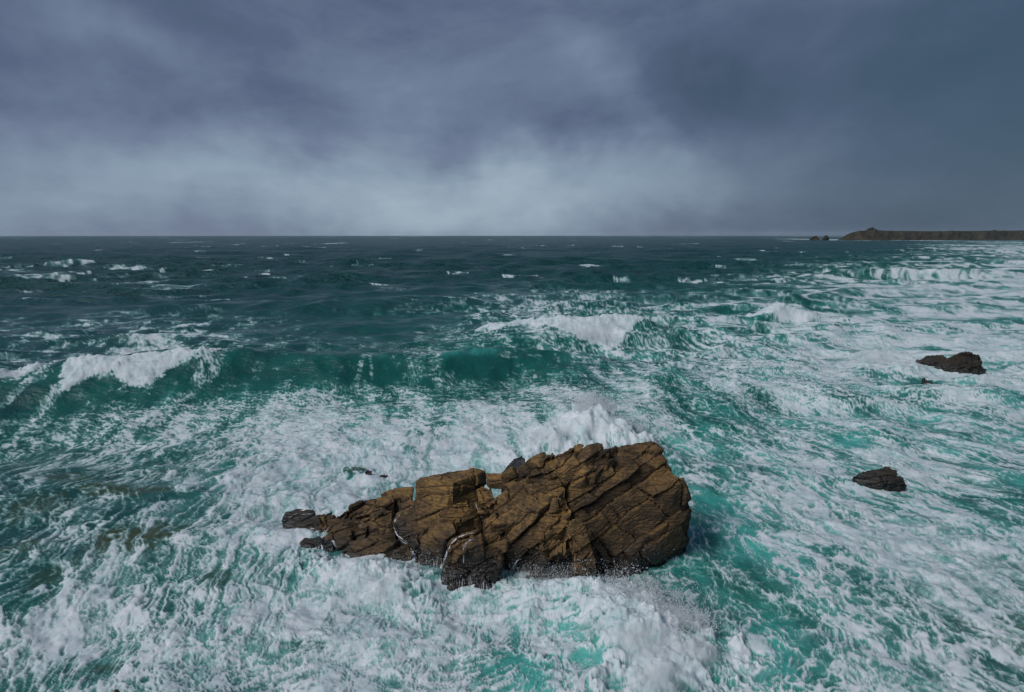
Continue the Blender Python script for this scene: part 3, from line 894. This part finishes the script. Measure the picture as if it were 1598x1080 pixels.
bx0, by0, _ = at_z(860, 850, 1.3)
rock_thing('sea_rock', 'large brown craggy sea rock with jagged ridge, standing in white surf', 'rock', [
    # right-hand mass
    dict(name='rock_mass', p=[(968, 692, 4.75), (1000, 687, 4.85), (1025, 688, 4.8), (955, 708, 4.6), (985, 713, 4.5), (1030, 700, 4.6), (1045, 725, 4.15),
            (1062, 755, 3.5), (1074, 772, 2.95), (1083, 793, 2.25), (1076, 830, 1.2), (1060, 862, 0.4), (1035, 888, -0.1), (1000, 908, -0.2),
            (960, 915, -0.2), (930, 905, 0.0), (905, 870, 0.8), (885, 800, 2.4), (890, 745, 3.8), (925, 714, 4.45)], shrink=0.93, amp=0.85, mat=M_ROCK_DARK, dip=40),
    # ridge plates
    dict(name='ridge_plate', p=[(783, 743, 3.3), (800, 734, 3.5), (850, 705, 4.3), (866, 703, 4.4), (868, 712, 4.3), (830, 735, 3.6), (795, 749, 3.1)], drop=1.5),
    dict(name='ridge_plate', p=[(792, 745, 3.15), (812, 727, 3.65), (850, 707, 4.25), (842, 735, 3.75), (805, 751, 3.05)], drop=1.4),
    dict(name='ridge_plate', p=[(820, 742, 3.6), (835, 722, 3.9), (885, 695, 4.6), (908, 688, 4.8), (914, 692, 4.8), (905, 706, 4.6), (850, 737, 3.9)], drop=1.2),
    dict(name='ridge_plate', p=[(860, 732, 4.1), (880, 710, 4.45), (932, 688, 4.9), (943, 688, 4.95), (944, 697, 4.8), (915, 716, 4.6), (880, 738, 4.05)], drop=1.0),
    dict(name='ridge_plate', p=[(890, 742, 3.95), (912, 716, 4.5), (945, 698, 4.85), (956, 701, 4.8), (957, 714, 4.55), (930, 745, 4.0)], drop=1.0),
    # long ochre rib from the middle up to the ridge
    dict(name='rock_rib', p=[(746, 802, 1.95), (752, 781, 2.4), (800, 758, 2.95), (850, 733, 3.75), (872, 728, 3.95), (882, 748, 3.75), (852, 778, 3.1), (815, 815, 2.2), (772, 828, 1.7)]),
    dict(name='rock_rib', p=[(838, 747, 3.75), (856, 734, 4.1), (868, 737, 4.1), (886, 762, 3.55), (868, 780, 3.2), (842, 768, 3.3)], drop=1.0, amp=0.7),
    dict(name='rock_rib', p=[(785, 818, 2.05), (820, 800, 2.45), (850, 778, 3.0), (882, 768, 3.3), (894, 800, 2.75), (870, 832, 1.9), (838, 862, 1.1), (802, 882, 0.5), (786, 852, 1.2)]),
    dict(name='rock_rib', p=[(842, 840, 1.95), (862, 810, 2.6), (880, 806, 2.6), (898, 822, 2.25), (890, 840, 1.8), (852, 850, 1.45)], amp=0.8),
    dict(name='rock_rib', p=[(822, 870, 0.85), (850, 847, 1.55), (890, 842, 1.85), (916, 850, 1.65), (914, 874, 0.9), (870, 884, 0.6), (826, 888, 0.3)]),
    dict(name='rock_rib', p=[(888, 813, 2.7), (905, 804, 2.85), (926, 850, 1.85), (935, 868, 1.25), (918, 884, 0.8), (895, 855, 1.75)], amp=0.8),
    dict(name='rock_rib', p=[(808, 905, 0.1), (840, 882, 0.6), (900, 876, 0.75), (938, 886, 0.55), (935, 918, -0.15), (870, 920, -0.25)]),
    # left-hand tower
    dict(name='tower_block', p=[(646, 750, 2.9), (654, 743, 2.95), (687, 736, 3.05), (735, 729, 3.1), (758, 735, 2.95), (757, 757, 2.35), (708, 752, 3.2), (707, 768, 2.85), (648, 768, 2.45)], drop=1.8, amp=0.4, dip=10),
    dict(name='tower_block', p=[(645, 772, 2.35), (702, 770, 2.7), (757, 763, 2.2), (766, 785, 1.7), (748, 816, 1.2), (690, 824, 1.45), (648, 822, 1.35)], amp=0.6, dip=10),
    dict(name='tower_block', p=[(684, 802, 2.1), (690, 787, 2.45), (730, 777, 2.6), (741, 795, 2.1), (726, 813, 1.75), (690, 816, 1.75)], amp=0.4, dip=10),
    dict(name='tower_block', p=[(708, 813, 2.1), (730, 794, 2.45), (742, 792, 2.3), (754, 822, 1.5), (746, 836, 1.2), (710, 833, 1.55)], amp=0.35, dip=10),
    dict(name='tower_block', p=[(655, 840, 1.35), (668, 820, 1.6), (705, 811, 1.85), (713, 828, 1.75), (692, 846, 1.4), (660, 850, 1.15)], amp=0.4, dip=10),
    dict(name='tower_block', p=[(640, 872, 0.4), (650, 846, 1.0), (700, 840, 1.25), (714, 870, 0.65), (704, 918, -0.25), (660, 908, -0.25)]),
    dict(name='tower_block', p=[(757, 737, 3.2), (785, 736, 3.3), (804, 739, 3.35), (796, 748, 3.1), (762, 756, 2.8)], drop=2.5, amp=0.5, dip=10),
    dict(name='tower_block', p=[(744, 761, 2.5), (768, 757, 2.65), (773, 776, 2.25), (746, 785, 2.05)], amp=0.5, dip=10),
    # front lobe
    dict(name='rock_lobe', p=[(690, 872, 0.9), (706, 842, 1.55), (740, 831, 1.85), (780, 822, 2.1), (791, 842, 1.7), (787, 882, 0.9), (772, 930, -0.2), (740, 946, -0.5), (702, 938, -0.25), (690, 906, 0.2)]),
    dict(name='rock_lobe', p=[(694, 856, 1.45), (714, 839, 1.85), (752, 829, 2.1), (760, 846, 1.8), (712, 868, 1.35)], amp=0.6),
    # rounded block beside the runnel
    dict(name='boulder', p=[(614, 816, 1.2), (620, 801, 1.5), (648, 790, 1.75), (656, 815, 1.35), (652, 843, 0.85), (626, 841, 0.7)], amp=0.6),
    dict(name='boulder', p=[(617, 779, 1.5), (640, 767, 1.75), (646, 785, 1.6), (626, 794, 1.3)], amp=0.5),
], M_ROCK, (bx0, by0, 0.0))

rock_thing('rock_ledge', 'low brown rock ledge of overlapping slabs at the left foot of the large rock', 'rock', [
    dict(name='rock_slab', p=[(482, 820, 0.4), (490, 802, 0.72), (508, 798, 0.85), (514, 818, 0.5), (498, 832, 0.25)]),
    dict(name='rock_slab', p=[(494, 824, 0.35), (508, 808, 0.65), (530, 800, 0.9), (540, 816, 0.65), (518, 832, 0.3)]),
    dict(name='rock_slab', p=[(500, 842, 0.2), (512, 826, 0.5), (545, 820, 0.75), (552, 838, 0.5), (525, 858, 0.1)]),
    dict(name='rock_slab', p=[(499, 816, 0.45), (505, 801, 0.75), (519, 794, 0.9), (522, 808, 0.6), (506, 821, 0.35)]),
    dict(name='rock_slab', p=[(520, 807, 0.65), (540, 792, 1.0), (575, 777, 1.25), (612, 771, 1.4), (616, 782, 1.2), (560, 801, 0.85), (530, 816, 0.5)]),
    dict(name='rock_slab', p=[(593, 768, 1.4), (625, 761, 1.55), (645, 759, 1.6), (644, 773, 1.3), (612, 779, 1.2)]),
    dict(name='rock_slab', p=[(535, 813, 0.75), (560, 797, 1.05), (595, 785, 1.25), (604, 796, 1.1), (562, 816, 0.7)]),
    dict(name='rock_slab', p=[(507, 829, 0.3), (520, 812, 0.65), (560, 806, 0.9), (576, 816, 0.75), (570, 839, 0.35), (530, 852, -0.05), (510, 846, 0.0)]),
    dict(name='rock_slab', p=[(570, 813, 0.85), (600, 795, 1.2), (614, 792, 1.25), (614, 816, 0.85), (580, 826, 0.65)]),
    dict(name='rock_slab', p=[(570, 836, 0.6), (580, 822, 0.9), (612, 816, 1.05), (617, 836, 0.7), (580, 849, 0.45)]),
    dict(name='rock_slab', p=[(575, 856, 0.35), (590, 842, 0.65), (618, 835, 0.8), (623, 846, 0.6), (600, 863, 0.3)]),
    dict(name='rock_slab', p=[(590, 882, 0.1), (600, 862, 0.5), (635, 846, 0.8), (644, 862, 0.5), (641, 892, -0.15), (605, 899, -0.25)], amp=0.35),
    dict(name='rock_slab', p=[(530, 862, 0.0), (548, 845, 0.45), (575, 842, 0.6), (592, 850, 0.45), (588, 882, -0.15), (550, 882, -0.25)]),
], M_LEDGE, (*at_z(570, 840, 0)[:2], 0.0), scale=0.8, amp=0.6, voxel=0.05, dip=22)

rock_thing('wet_boulder', 'rounded wet boulder with white water on top, at the far left tip of the ledge', 'boulder', [
    dict(p=[(438, 816, 0.32), (445, 800, 0.67), (462, 792, 0.90), (490, 796, 0.90), (500, 810, 0.62), (496, 823, 0.32), (460, 831, 0.12)])],
    M_WETROCK, (*at_z(468, 820, 0.12)[:2], 0.0), scale=0.6, amp=0.45, voxel=0.045)
rock_thing('wet_boulder', 'flat wet slab awash below the rounded boulder, left of the ledge', 'boulder', [
    dict(p=[(458, 831, 0.15), (465, 822, 0.36), (500, 820, 0.42), (505, 832, 0.2), (470, 839, 0.05)])],
    M_WETROCK, (*at_z(482, 836, 0)[:2], 0.0), scale=0.5, amp=0.35, voxel=0.045)
rock_thing('wet_boulder', 'squat dark boulder below the flat wet slab, with water streaming past its right side', 'boulder', [
    dict(p=[(466, 846, 0.32), (475, 838, 0.45), (500, 836, 0.45), (503, 846, 0.32), (498, 868, -0.15), (475, 866, -0.15)])],
    M_WETROCK, (*at_z(485, 862, 0)[:2], 0.0), scale=0.5, amp=0.35, voxel=0.045)
rock_thing('wet_boulder', 'small narrow dark boulder between two white runnels at the left foot of the ledge', 'boulder', [
    dict(p=[(502, 853, 0.32), (508, 842, 0.45), (520, 845, 0.4), (522, 871, -0.15), (505, 873, -0.15)])],
    M_WETROCK, (*at_z(512, 868, 0)[:2], 0.0), scale=0.5, amp=0.35, voxel=0.045)
rock_thing('back_rock', 'bluish grey rock tip peeking up behind the ridge of the large brown rock', 'rock', [
    dict(p=[(778, 738, 1.5), (800, 714, 2.2), (815, 707, 2.45), (821, 716, 2.25), (815, 740, 1.5)])],
    M_BLUEROCK, (*at_z(800, 735, 0)[:2], 0.0), scale=0.8, amp=0.5)

rock_thing('dark_rock', 'dark ragged rock with two humps awash in white foam at the right edge', 'rock', [
    dict(p=[(1429, 561, 0.60), (1445, 553, 1.15), (1472, 552, 1.40), (1479, 560, 1.00), (1450, 568, 0.40)]),
    dict(p=[(1456, 574, 0.30), (1470, 562, 1.10), (1485, 556, 1.70), (1500, 549, 2.30), (1530, 552, 2.20), (1533, 560, 1.60), (1512, 577, 0.30), (1475, 577, 0.30)]),
    dict(p=[(1494, 579, 0.30), (1512, 566, 1.20), (1530, 562, 1.55), (1537, 573, 0.80), (1536, 580, 0.20)]),
], M_WETROCK, (*at_z(1490, 572, 0.40)[:2], 0.0), scale=1.0, amp=0.7, voxel=0.08, dip=20)
rock_thing('dark_rock', 'small dark low rock alone in the turquoise surf right of the large rock', 'rock', [
    dict(p=[(1327, 744, 0.25), (1345, 734, 0.70), (1380, 729, 1.00), (1402, 732, 0.90), (1400, 745, 0.60), (1372, 757, 0.10), (1340, 752, 0.10)]),
    dict(p=[(1384, 754, 0.35), (1397, 741, 0.80), (1410, 741, 0.80), (1417, 759, 0.00), (1390, 760, 0.00)]),
], M_WETROCK, (*at_z(1372, 750, 0.15)[:2], 0.0), scale=0.6, amp=0.6, voxel=0.05, dip=15)
rock_thing('awash_rock', 'thin dark sliver of rock breaking a green swell below the two-humped dark rock', 'rock', [
    dict(p=[(1437, 589, 0.65), (1444, 588, 0.75), (1458, 601, 0.3), (1450, 604, 0.1)])],
    M_WETROCK, (*at_z(1448, 600, 0)[:2], 0.0), scale=0.7, amp=0.5, voxel=0.06)
rock_thing('awash_rock', 'small dark rock awash in white foam behind the ledge, beside a green hump of water', 'rock', [
    dict(p=[(566, 736, 0.15), (571, 731, 0.32), (580, 731, 0.32), (583, 737, 0.10)]),
    dict(p=[(588, 741, -0.12), (600, 738, 0.02), (608, 740, -0.04), (598, 743, -0.12)])],
    M_WETROCK, (*at_z(585, 738, -0.10)[:2], 0.0), scale=0.6, amp=0.6, voxel=0.05)
rock_thing('rock_tip', 'tiny reddish rock tip just showing at the bottom edge, left of centre', 'rock', [
    dict(p=[(170, 1086, 2.0), (178, 1075, 2.6), (183, 1074, 2.6), (192, 1086, 2.0)])],
    M_ROCK, (*at_z(180, 1080, 0)[:2], 0.0), scale=0.4, amp=0.4, voxel=0.04, shrink=2.2)

# ------------------------------------------------------------------ headland and stacks far off
m, g = new_mat('headland_turf_and_cliff')
geo = g.n('ShaderNodeNewGeometry')
nzz = g.n('ShaderNodeSeparateXYZ', {0: geo.outputs['Normal']}).outputs[2]
h1 = g.noise(geo.outputs['Position'], 0.05, 6.0, 0.6).outputs[0]
cl = g.ramp(h1, [(0.3, (0.018, 0.015, 0.012)), (0.55, (0.05, 0.038, 0.026)), (0.75, (0.085, 0.062, 0.04))])
gr = g.mixc(h1, (0.022, 0.026, 0.014), (0.04, 0.042, 0.022))
hc = g.mixc(g.sstep(nzz, 0.55, 0.85), cl, gr)
g.n('ShaderNodeOutputMaterial', {0: g.n('ShaderNodeBsdfPrincipled', {'Base Color': hc, 'Roughness': 0.95, 'Specular IOR Level': 0.1}).outputs[0]})
M_HEAD = m

HY = 1550.0
prof = [(1303, 374.5), (1308, 370), (1317, 365), (1339, 361), (1357, 358.8), (1366, 358.6), (1379, 360), (1449, 360.8), (1520, 360.3), (1598, 359.6), (1700, 358), (1900, 356)]
px = np.array([at_y(u, v, HY)[0] for u, v in prof])
pz = np.array([at_y(u, v, HY)[2] for u, v in prof])
gx = np.linspace(px[0] - 4, px[-1], 700)
gy = np.concatenate([np.linspace(-45, 0, 26), np.linspace(6, 420, 30)])
GXX, GYY = np.meshgrid(gx, gy)
top = np.interp(GXX, px, pz)
nn = fbm2(GXX / 22, GYY / 14, 4, 2)
n_in = fbm2(GXX / 60, GYY / 50, 4, 5) * 16
ramp_ = sstep(GYY + n_in * sstep(GXX, px[0], px[0] + 60), -38, -2)
HZ = -3 + (top + 3) * (0.65 * ramp_ + 0.35 * ramp_ ** 3) + nn * 4.0 * ramp_ * (1 - 0.93 * sstep(GYY, -22, -4))
HZ = np.where(GYY > 120, HZ - (GYY - 120) * 0.03, HZ)
endf = sstep(GXX + 5 * nn, px[0] - 10, px[0] + 50)
HZ = -3 + (HZ + 3) * endf
nxh, nyh = len(gx), len(gy)
ih = np.arange(nxh * nyh).reshape(nyh, nxh)
FH = np.stack([ih[:-1, :-1], ih[:-1, 1:], ih[1:, 1:], ih[1:, :-1]], -1).reshape(-1, 4)
headland = mesh_obj('headland', np.stack([GXX * (1 + np.maximum(GYY, -60) / HY), GYY + HY, HZ], -1).reshape(-1, 3), FH, M_HEAD, smooth=False)
tag(headland, kind='structure')


def far_rock(name, label, cat, outline, Y0, depth, drop=-2):
    P = []
    for u, v in outline:
        x, y, z = at_y(u, v, Y0)
        P += [Vector((x, y, z)), Vector((x, y + depth * 0.6, z * 0.9))]
    e = empty(name, (sum(p.x for p in P) / len(P), Y0, 0))
    tag(e, label, cat)
    rock_block('rock_block', None, e, M_HEAD, drop=drop, shrink=1.12, voxel=1.2, amp=1.1, scale=14, world=P)


far_rock('sea_stack', 'left of two small dark sea stacks off the tip of the distant headland', 'sea stack',
         [(1265, 372), (1268, 369), (1273, 367), (1278, 368), (1280, 372)], 1500, 16)
far_rock('sea_stack', 'pointed right one of two small sea stacks nearest the distant headland', 'sea stack',
         [(1285, 372), (1287, 368.5), (1290, 366), (1293, 368.5), (1295, 372)], 1515, 14)
far_rock('rock_outcrop', 'small dark rock knob on the top of the distant headland', 'rock',
         [(1356, 358.5), (1359, 355.5), (1361, 354), (1364, 356), (1367, 358.5)], HY + 2, 12, drop=20)

# ------------------------------------------------------------------ water running off the rocks
VV, FF, base = [], [], 0
for o in ALL_ROCK:
    me = o.data
    a = np.empty(len(me.vertices) * 3, np.float32)
    me.vertices.foreach_get('co', a)
    l_ = np.empty(len(me.loops), np.int32)
    me.loops.foreach_get('vertex_index', l_)
    a = a.reshape(-1, 3)
    VV.append(a)
    FF.append(l_.reshape(-1, 4) + base)
    base += len(a)
bvh = BVHTree.FromPolygons(np.concatenate(VV).tolist(), np.concatenate(FF).tolist())
EYE = Vector((0, 0, CAM_H))


def on_rock(u, v):
    h = bvh.ray_cast(EYE, Vector(ray(u, v)).normalized())
    return h[0], h[1]


def ribbon(path, w0, w1, jit=0.0):
    """a thin rounded runnel of water lying on the rock along photo points"""
    pts = []
    for (u0, v0), (u1, v1) in zip(path[:-1], path[1:]):
        n = max(2, int(math.hypot(u1 - u0, v1 - v0) / 2.5))
        for i in range(n):
            t = i / n
            p, nrm = on_rock(u0 + (u1 - u0) * t + random.uniform(-jit, jit), v0 + (v1 - v0) * t)
            if p is not None:
                pts.append(p)
    if len(pts) < 4:
        return None
    A = np.array(pts)
    for _ in range(2):
        A[1:-1] = (A[:-2] + 2 * A[1:-1] + A[2:]) / 4
    n = len(A)
    T = np.gradient(A, axis=0)
    T /= np.linalg.norm(T, axis=1)[:, None] + 1e-9
    view = np.array(EYE) - A
    view /= np.linalg.norm(view, axis=1)[:, None]
    B = np.cross(T, view)
    B /= np.linalg.norm(B, axis=1)[:, None] + 1e-9
    N = np.cross(B, T)
    N *= np.sign((N * view).sum(1))[:, None]
    tt = np.linspace(0, 1, n)
    wn = np.interp(tt * n, np.arange(0, n + 3, 3), rng.random(len(np.arange(0, n + 3, 3))))
    w = 0.72 * (w0 + (w1 - w0) * tt) * (0.15 + 1.5 * wn ** 1.6)
    A = A + B * (np.interp(tt * n, np.arange(0, n + 4, 4), rng.normal(0, 1, len(np.arange(0, n + 4, 4)))) * w0 * 0.8)[:, None]
    w *= np.minimum(1, np.minimum(tt * 8 + 0.15, (1 - tt) * 6 + 0.3))
    rows = []
    for k in range(6):
        a = 2 * math.pi * k / 6
        rows.append(A + B * (w * math.cos(a))[:, None] + N * (0.012 + w * 0.3 * math.sin(a))[:, None])
    V = np.stack(rows, 1)
    idx = np.arange(n * 6).reshape(n, 6)
    F_ = []
    for k in range(6):
        k2 = (k + 1) % 6
        F_.append(np.stack([idx[:-1, k], idx[:-1, k2], idx[1:, k2], idx[1:, k]], -1))
    return V.reshape(-1, 3), np.concatenate(F_)


TR = [
    ('white runnel of water falling between the low ledge and the large rock', [(645, 788), (628, 797), (617, 809), (613, 821), (620, 835), (630, 843), (638, 853), (643, 868), (648, 888)], 0.04, 0.045),
    ('white trickle curving over the left shoulder of the front lobe of the large rock', [(744, 831), (726, 834), (712, 840), (705, 847), (700, 858), (695, 870), (690, 884), (684, 902)], 0.013, 0.075),
    ('short thin white trickle down the middle of the front lobe of the large rock', [(740, 839), (730, 844), (724, 853), (723, 866), (724, 882)], 0.018, 0.014),
    ('white trickle right of the front lobe, draining the gap in the large rock', [(812, 872), (805, 878), (800, 890), (791, 902), (782, 918)], 0.05, 0.10),
    ('thin white trickle in the dark crack beside the ochre rib', [(742, 786), (746, 797), (750, 806), (753, 820)], 0.02, 0.012),
    ('white runnel right of the squat dark boulder at the left tip', [(507, 826), (509, 834), (504, 842), (501, 852), (500, 868)], 0.07, 0.06),
    ('thin white runnel right of the narrow dark boulder at the ledge foot', [(519, 843), (523, 852), (522, 864), (520, 874)], 0.03, 0.03),
]
for lab, path, w0, w1 in TR:
    strands = [ribbon(path, w0, w1, 0.5)]
    for _ in range(3):                   # thinner side strands that come and go
        k0 = random.randint(0, max(0, len(path) - 4))
        sub = [(u + random.gauss(0, 1.6), v + random.gauss(0, 1.0)) for u, v in path[k0:k0 + random.randint(3, 5)]]
        strands.append(ribbon(sub, w0 * 0.45, w1 * 0.4, 0.6))
    strands = [q for q in strands if q]
    if strands:
        nbs = np.cumsum([0] + [len(q[0]) for q in strands])
        q = (np.concatenate([q[0] for q in strands]), np.concatenate([q[1] + b_ for q, b_ in zip(strands, nbs)]))
        tag(mesh_obj('water_trickle', q[0], q[1], M_FILM, smooth=True), lab, 'trickle', 'trickles running off the rocks')

# films of falling water along the wet foot of the rock: countless short streaks
vs, fs, nb = [], [], 0
for (u0, u1, v0, v1, n, l0, l1) in ((715, 775, 895, 935, 70, 8, 26), (690, 712, 890, 925, 26, 8, 22), (792, 900, 878, 915, 150, 6, 16), (676, 694, 872, 905, 30, 6, 18),
                                    (900, 960, 892, 912, 30, 3, 8), (640, 676, 870, 905, 26, 3, 9), (460, 502, 824, 836, 26, 3, 7), (452, 495, 794, 808, 20, 3, 8)):
    for i in range(n):
        u, v = random.uniform(u0, u1), random.uniform(v0, v1)
        L = random.uniform(l0, l1)
        flat = v0 < 830
        path = [(u, v), (u + L * 1.5, v + random.uniform(-2, 2))] if flat else [(u, v), (u + random.uniform(-2, 2) - (u - 745) * 0.02, v + L)]
        wd = random.uniform(0.003, 0.011) if not flat else random.uniform(0.015, 0.035)
        q = ribbon(path, wd, wd * 1.3, 0.5)
        if q:
            vs.append(q[0])
            fs.append(q[1] + nb)
            nb += len(q[0])
if vs:
    tag(mesh_obj('falling_water', np.concatenate(vs), np.concatenate(fs), M_FILM, smooth=True), 'white streaks of water draining off the wet rocks', 'water', kind='stuff')

# ------------------------------------------------------------------ spray: droplets and mist
pts, sizes = [], []


def drops(u, v, z, n, sx, sy, sz, s0, s1, lift=0.0):
    """n droplets thrown up round a point; denser low down"""
    x0, y0, _ = at_z(u, v, z)
    p = rng.normal(0, 1, (n, 3)) * np.array([sx, sy, sz])
    p[:, 2] = np.abs(p[:, 2]) + lift
    pts.append(p + np.array([x0, y0, z]))
    sizes.append(s0 + (s1 - s0) * rng.random(n) ** 3)


def jets(u, v, z, njet, n, reach, rise, s0, s1, spread=1.0):
    """water thrown up in separate strings that fan out, break up and fall back"""
    x0, y0, _ = at_z(u, v, z)
    for _ in range(njet):
        a = random.uniform(0, 6.283)
        vx, vy, vz = math.cos(a) * reach * random.uniform(0.1, 1), math.sin(a) * reach * 0.7 * random.uniform(0.1, 1), rise * random.uniform(0.35, 1.0)
        m_ = max(8, int(n * random.uniform(0.3, 1.6)))
        t = rng.random(m_) ** 0.8 * random.uniform(1.0, 1.9)
        p = np.stack([vx * t, vy * t, vz * (2 * t - t * t)], -1)
        p += rng.normal(0, 1, (m_, 3)) * (0.03 + 0.13 * t[:, None] * spread)
        p[:, 2] = np.maximum(p[:, 2], -0.1)
        pts.append(p + np.array([x0 + random.gauss(0, 0.45 * reach), y0 + random.gauss(0, 0.25 * reach), z]))
        sizes.append(s0 + (s1 - s0) * rng.random(m_) ** 4)


def drops_on(u0, u1, v0, v1, n, out, s0, s1):
    """droplets in the air just off the rock face"""
    for _ in range(n):
        p, nrm = on_rock(random.uniform(u0, u1), random.uniform(v0, v1))
        if p is None:
            continue
        k = p + (EYE - p).normalized() * abs(random.gauss(0, out))
        pts.append(np.array([k]))
        sizes.append(np.array([s0 + (s1 - s0) * random.random() ** 3]))


drops_on(640, 690, 855, 908, 260, 0.4, 0.006, 0.022)
drops_on(790, 900, 878, 922, 700, 0.5, 0.005, 0.018)
drops_on(885, 970, 872, 920, 360, 0.5, 0.006, 0.024)
drops_on(700, 780, 895, 945, 260, 0.3, 0.005, 0.016)
drops_on(930, 1060, 850, 905, 130, 0.4, 0.005, 0.016)
for a in ((1010, 970, 0.5, 3500, 0.9, 0.6, 0.5, 0.005, 0.02),
          (880, 915, 0.0, 3500, 1.0, 0.35, 0.45, 0.004, 0.014), (650, 905, 0.0, 2500, 0.8, 0.35, 0.4, 0.004, 0.013), (590, 905, 0.2, 2500, 0.9, 0.5, 0.35, 0.004, 0.013),
          (925, 640, 1.6, 3000, 1.6, 1.0, 0.6, 0.008, 0.025),
          (220, 570, 2.0, 1500, 3.0, 0.6, 0.35, 0.008, 0.022), (910, 510, 1.6, 1000, 2.6, 0.6, 0.35, 0.01, 0.03),
          (1210, 474, 2.4, 700, 1.6, 0.6, 0.4, 0.012, 0.03), (645, 548, 2.3, 600, 1.5, 0.4, 0.2, 0.01, 0.03)):
    drops(*a)
for a in ((960, 930, 0.2, 26, 110, 0.9, 0.9, 0.005, 0.03), (1005, 955, 0.4, 40, 150, 1.1, 1.1, 0.005, 0.034), (1075, 985, 0.3, 26, 120, 1.0, 0.9, 0.005, 0.03),
          (880, 918, 0.0, 22, 90, 0.8, 0.7, 0.004, 0.024), (650, 908, 0.0, 16, 80, 0.6, 0.6, 0.004, 0.022), (590, 905, 0.2, 16, 90, 0.8, 0.5, 0.004, 0.022),
          (925, 655, 1.4, 46, 150, 1.7, 1.9, 0.007, 0.04), (870, 690, 0.6, 26, 110, 1.6, 1.1, 0.006, 0.03), (980, 685, 0.6, 22, 110, 1.3, 1.1, 0.006, 0.03)):
    jets(*a)
PT = np.concatenate(pts)
SZ = np.concatenate(sizes)
tet = np.array([(1, 1, 1), (-1, -1, 1), (-1, 1, -1), (1, -1, -1)]) / 1.5
tf = np.array([(0, 1, 2), (0, 3, 1), (0, 2, 3), (1, 3, 2)])
dirv = rng.normal(0, 0.6, (len(PT), 3)) + np.array([0.1, -0.2, 1.0])
dirv /= np.linalg.norm(dirv, axis=1)[:, None]
off_ = tet[None] * SZ[:, None, None]
off_ = off_ + dirv[:, None, :] * (off_ * dirv[:, None, :]).sum(2, keepdims=True) * (rng.random(len(PT)) ** 2 * 3.0)[:, None, None]
V = (PT[:, None, :] + off_).reshape(-1, 3)
F = (np.arange(len(PT))[:, None, None] * 4 + tf[None]).reshape(-1, 3)
tag(mesh_obj('sea_spray', V, F, M_DROP), 'white droplets of spray flying off the breakers and the rock', 'spray', kind='stuff')


def mist(u, v, z, rx, ry, rz, dens, seed):
    bm = bmesh.new()
    bmesh.ops.create_icosphere(bm, subdivisions=3, radius=1.0)
    me = bpy.data.meshes.new('spray_mist')
    bm.to_mesh(me)
    bm.free()
    o = bpy.data.objects.new('spray_mist', me)
    o.location = at_z(u, v, z)
    o.scale = (rx, ry, rz)
    COL.objects.link(o)
    m, g = new_mat('mist')
    tco = g.n('ShaderNodeTexCoord').outputs['Object']
    pos = g.n('ShaderNodeNewGeometry').outputs['Position']
    ln = g.n('ShaderNodeVectorMath', {0: tco}, operation='LENGTH').outputs['Value']
    n = g.noise(g.n('ShaderNodeMapping', {'Vector': pos, 'Location': (seed * 3.1, 0, 0)}).outputs[0], 1.7 / max(rz, 0.5), 6.0, 0.66, 0.8).outputs[0]
    d = g.m('ADD', g.m('SUBTRACT', 1.0, ln), g.m('MULTIPLY', g.m('SUBTRACT', n, 0.5), 2.6))
    d = g.m('MULTIPLY', g.sstep(d, 0.05, 0.75), g.sstep(ln, 1.0, 0.8))
    vol = g.n('ShaderNodeVolumePrincipled', {'Color': (1.0, 1.0, 1.0, 1), 'Density': g.m('MULTIPLY', d, dens), 'Anisotropy': 0.0})
    out_ = g.nt.nodes.new('ShaderNodeOutputMaterial')
    g.nt.links.new(vol.outputs[0], out_.inputs['Volume'])
    me.materials.append(m)
    tag(o, kind='stuff')


for q in ((960, 935, 0.5, 0.9, 0.6, 0.75, 1.32, 1), (1005, 925, 0.5, 0.8, 0.6, 0.8, 1.32, 2), (1050, 965, 0.6, 0.95, 0.7, 0.8, 1.20, 11), (1085, 1015, 0.5, 0.9, 0.8, 0.7, 1.20, 12),
          (1000, 1000, 0.8, 1.3, 0.9, 0.8, 0.96, 13), (930, 985, 0.4, 0.9, 0.7, 0.6, 0.90, 14), (900, 925, 0.2, 0.9, 0.4, 0.5, 0.96, 15), (1030, 1060, 0.6, 1.3, 0.8, 0.8, 0.84, 16),
          (925, 632, 2.4, 1.1, 0.9, 1.1, 0.8, 3), (960, 660, 1.7, 1.4, 0.8, 0.8, 0.7, 17), (885, 660, 1.4, 1.6, 0.9, 0.8, 0.6, 18), (1000, 688, 0.9, 1.3, 0.7, 0.6, 0.6, 19), (860, 690, 0.8, 3.0, 1.8, 1.4, 0.5, 4),
          (600, 915, 0.3, 2.4, 1.0, 0.8, 0.7, 5), (225, 572, 2.2, 4.5, 1.2, 0.9, 0.35, 6), (915, 518, 1.4, 5.0, 1.8, 1.3, 0.3, 7), (1210, 477, 2.4, 2.4, 1.2, 1.0, 0.25, 8),
          (1370, 560, 0.6, 4.5, 3.5, 1.4, 0.25, 9), (850, 900, 0.2, 1.6, 0.5, 0.6, 0.7, 10)):
    mist(*q)

# ------------------------------------------------------------------ sea air
bm = bmesh.new()
bmesh.ops.create_cube(bm, size=1.0)
me = bpy.data.meshes.new('haze')
bm.to_mesh(me)
bm.free()
haze = bpy.data.objects.new('haze', me)
haze.scale = (21000, 21000, 70)
haze.location = (0, 0, 22)
COL.objects.link(haze)
m, g = new_mat('sea_air')
vol = g.n('ShaderNodeVolumePrincipled', {'Color': (0.82, 0.91, 1.0, 1), 'Density': 0.000035, 'Anisotropy': 0.0})
out_ = g.nt.nodes.new('ShaderNodeOutputMaterial')
g.nt.links.new(vol.outputs[0], out_.inputs['Volume'])
me.materials.append(m)
tag(haze, kind='stuff')
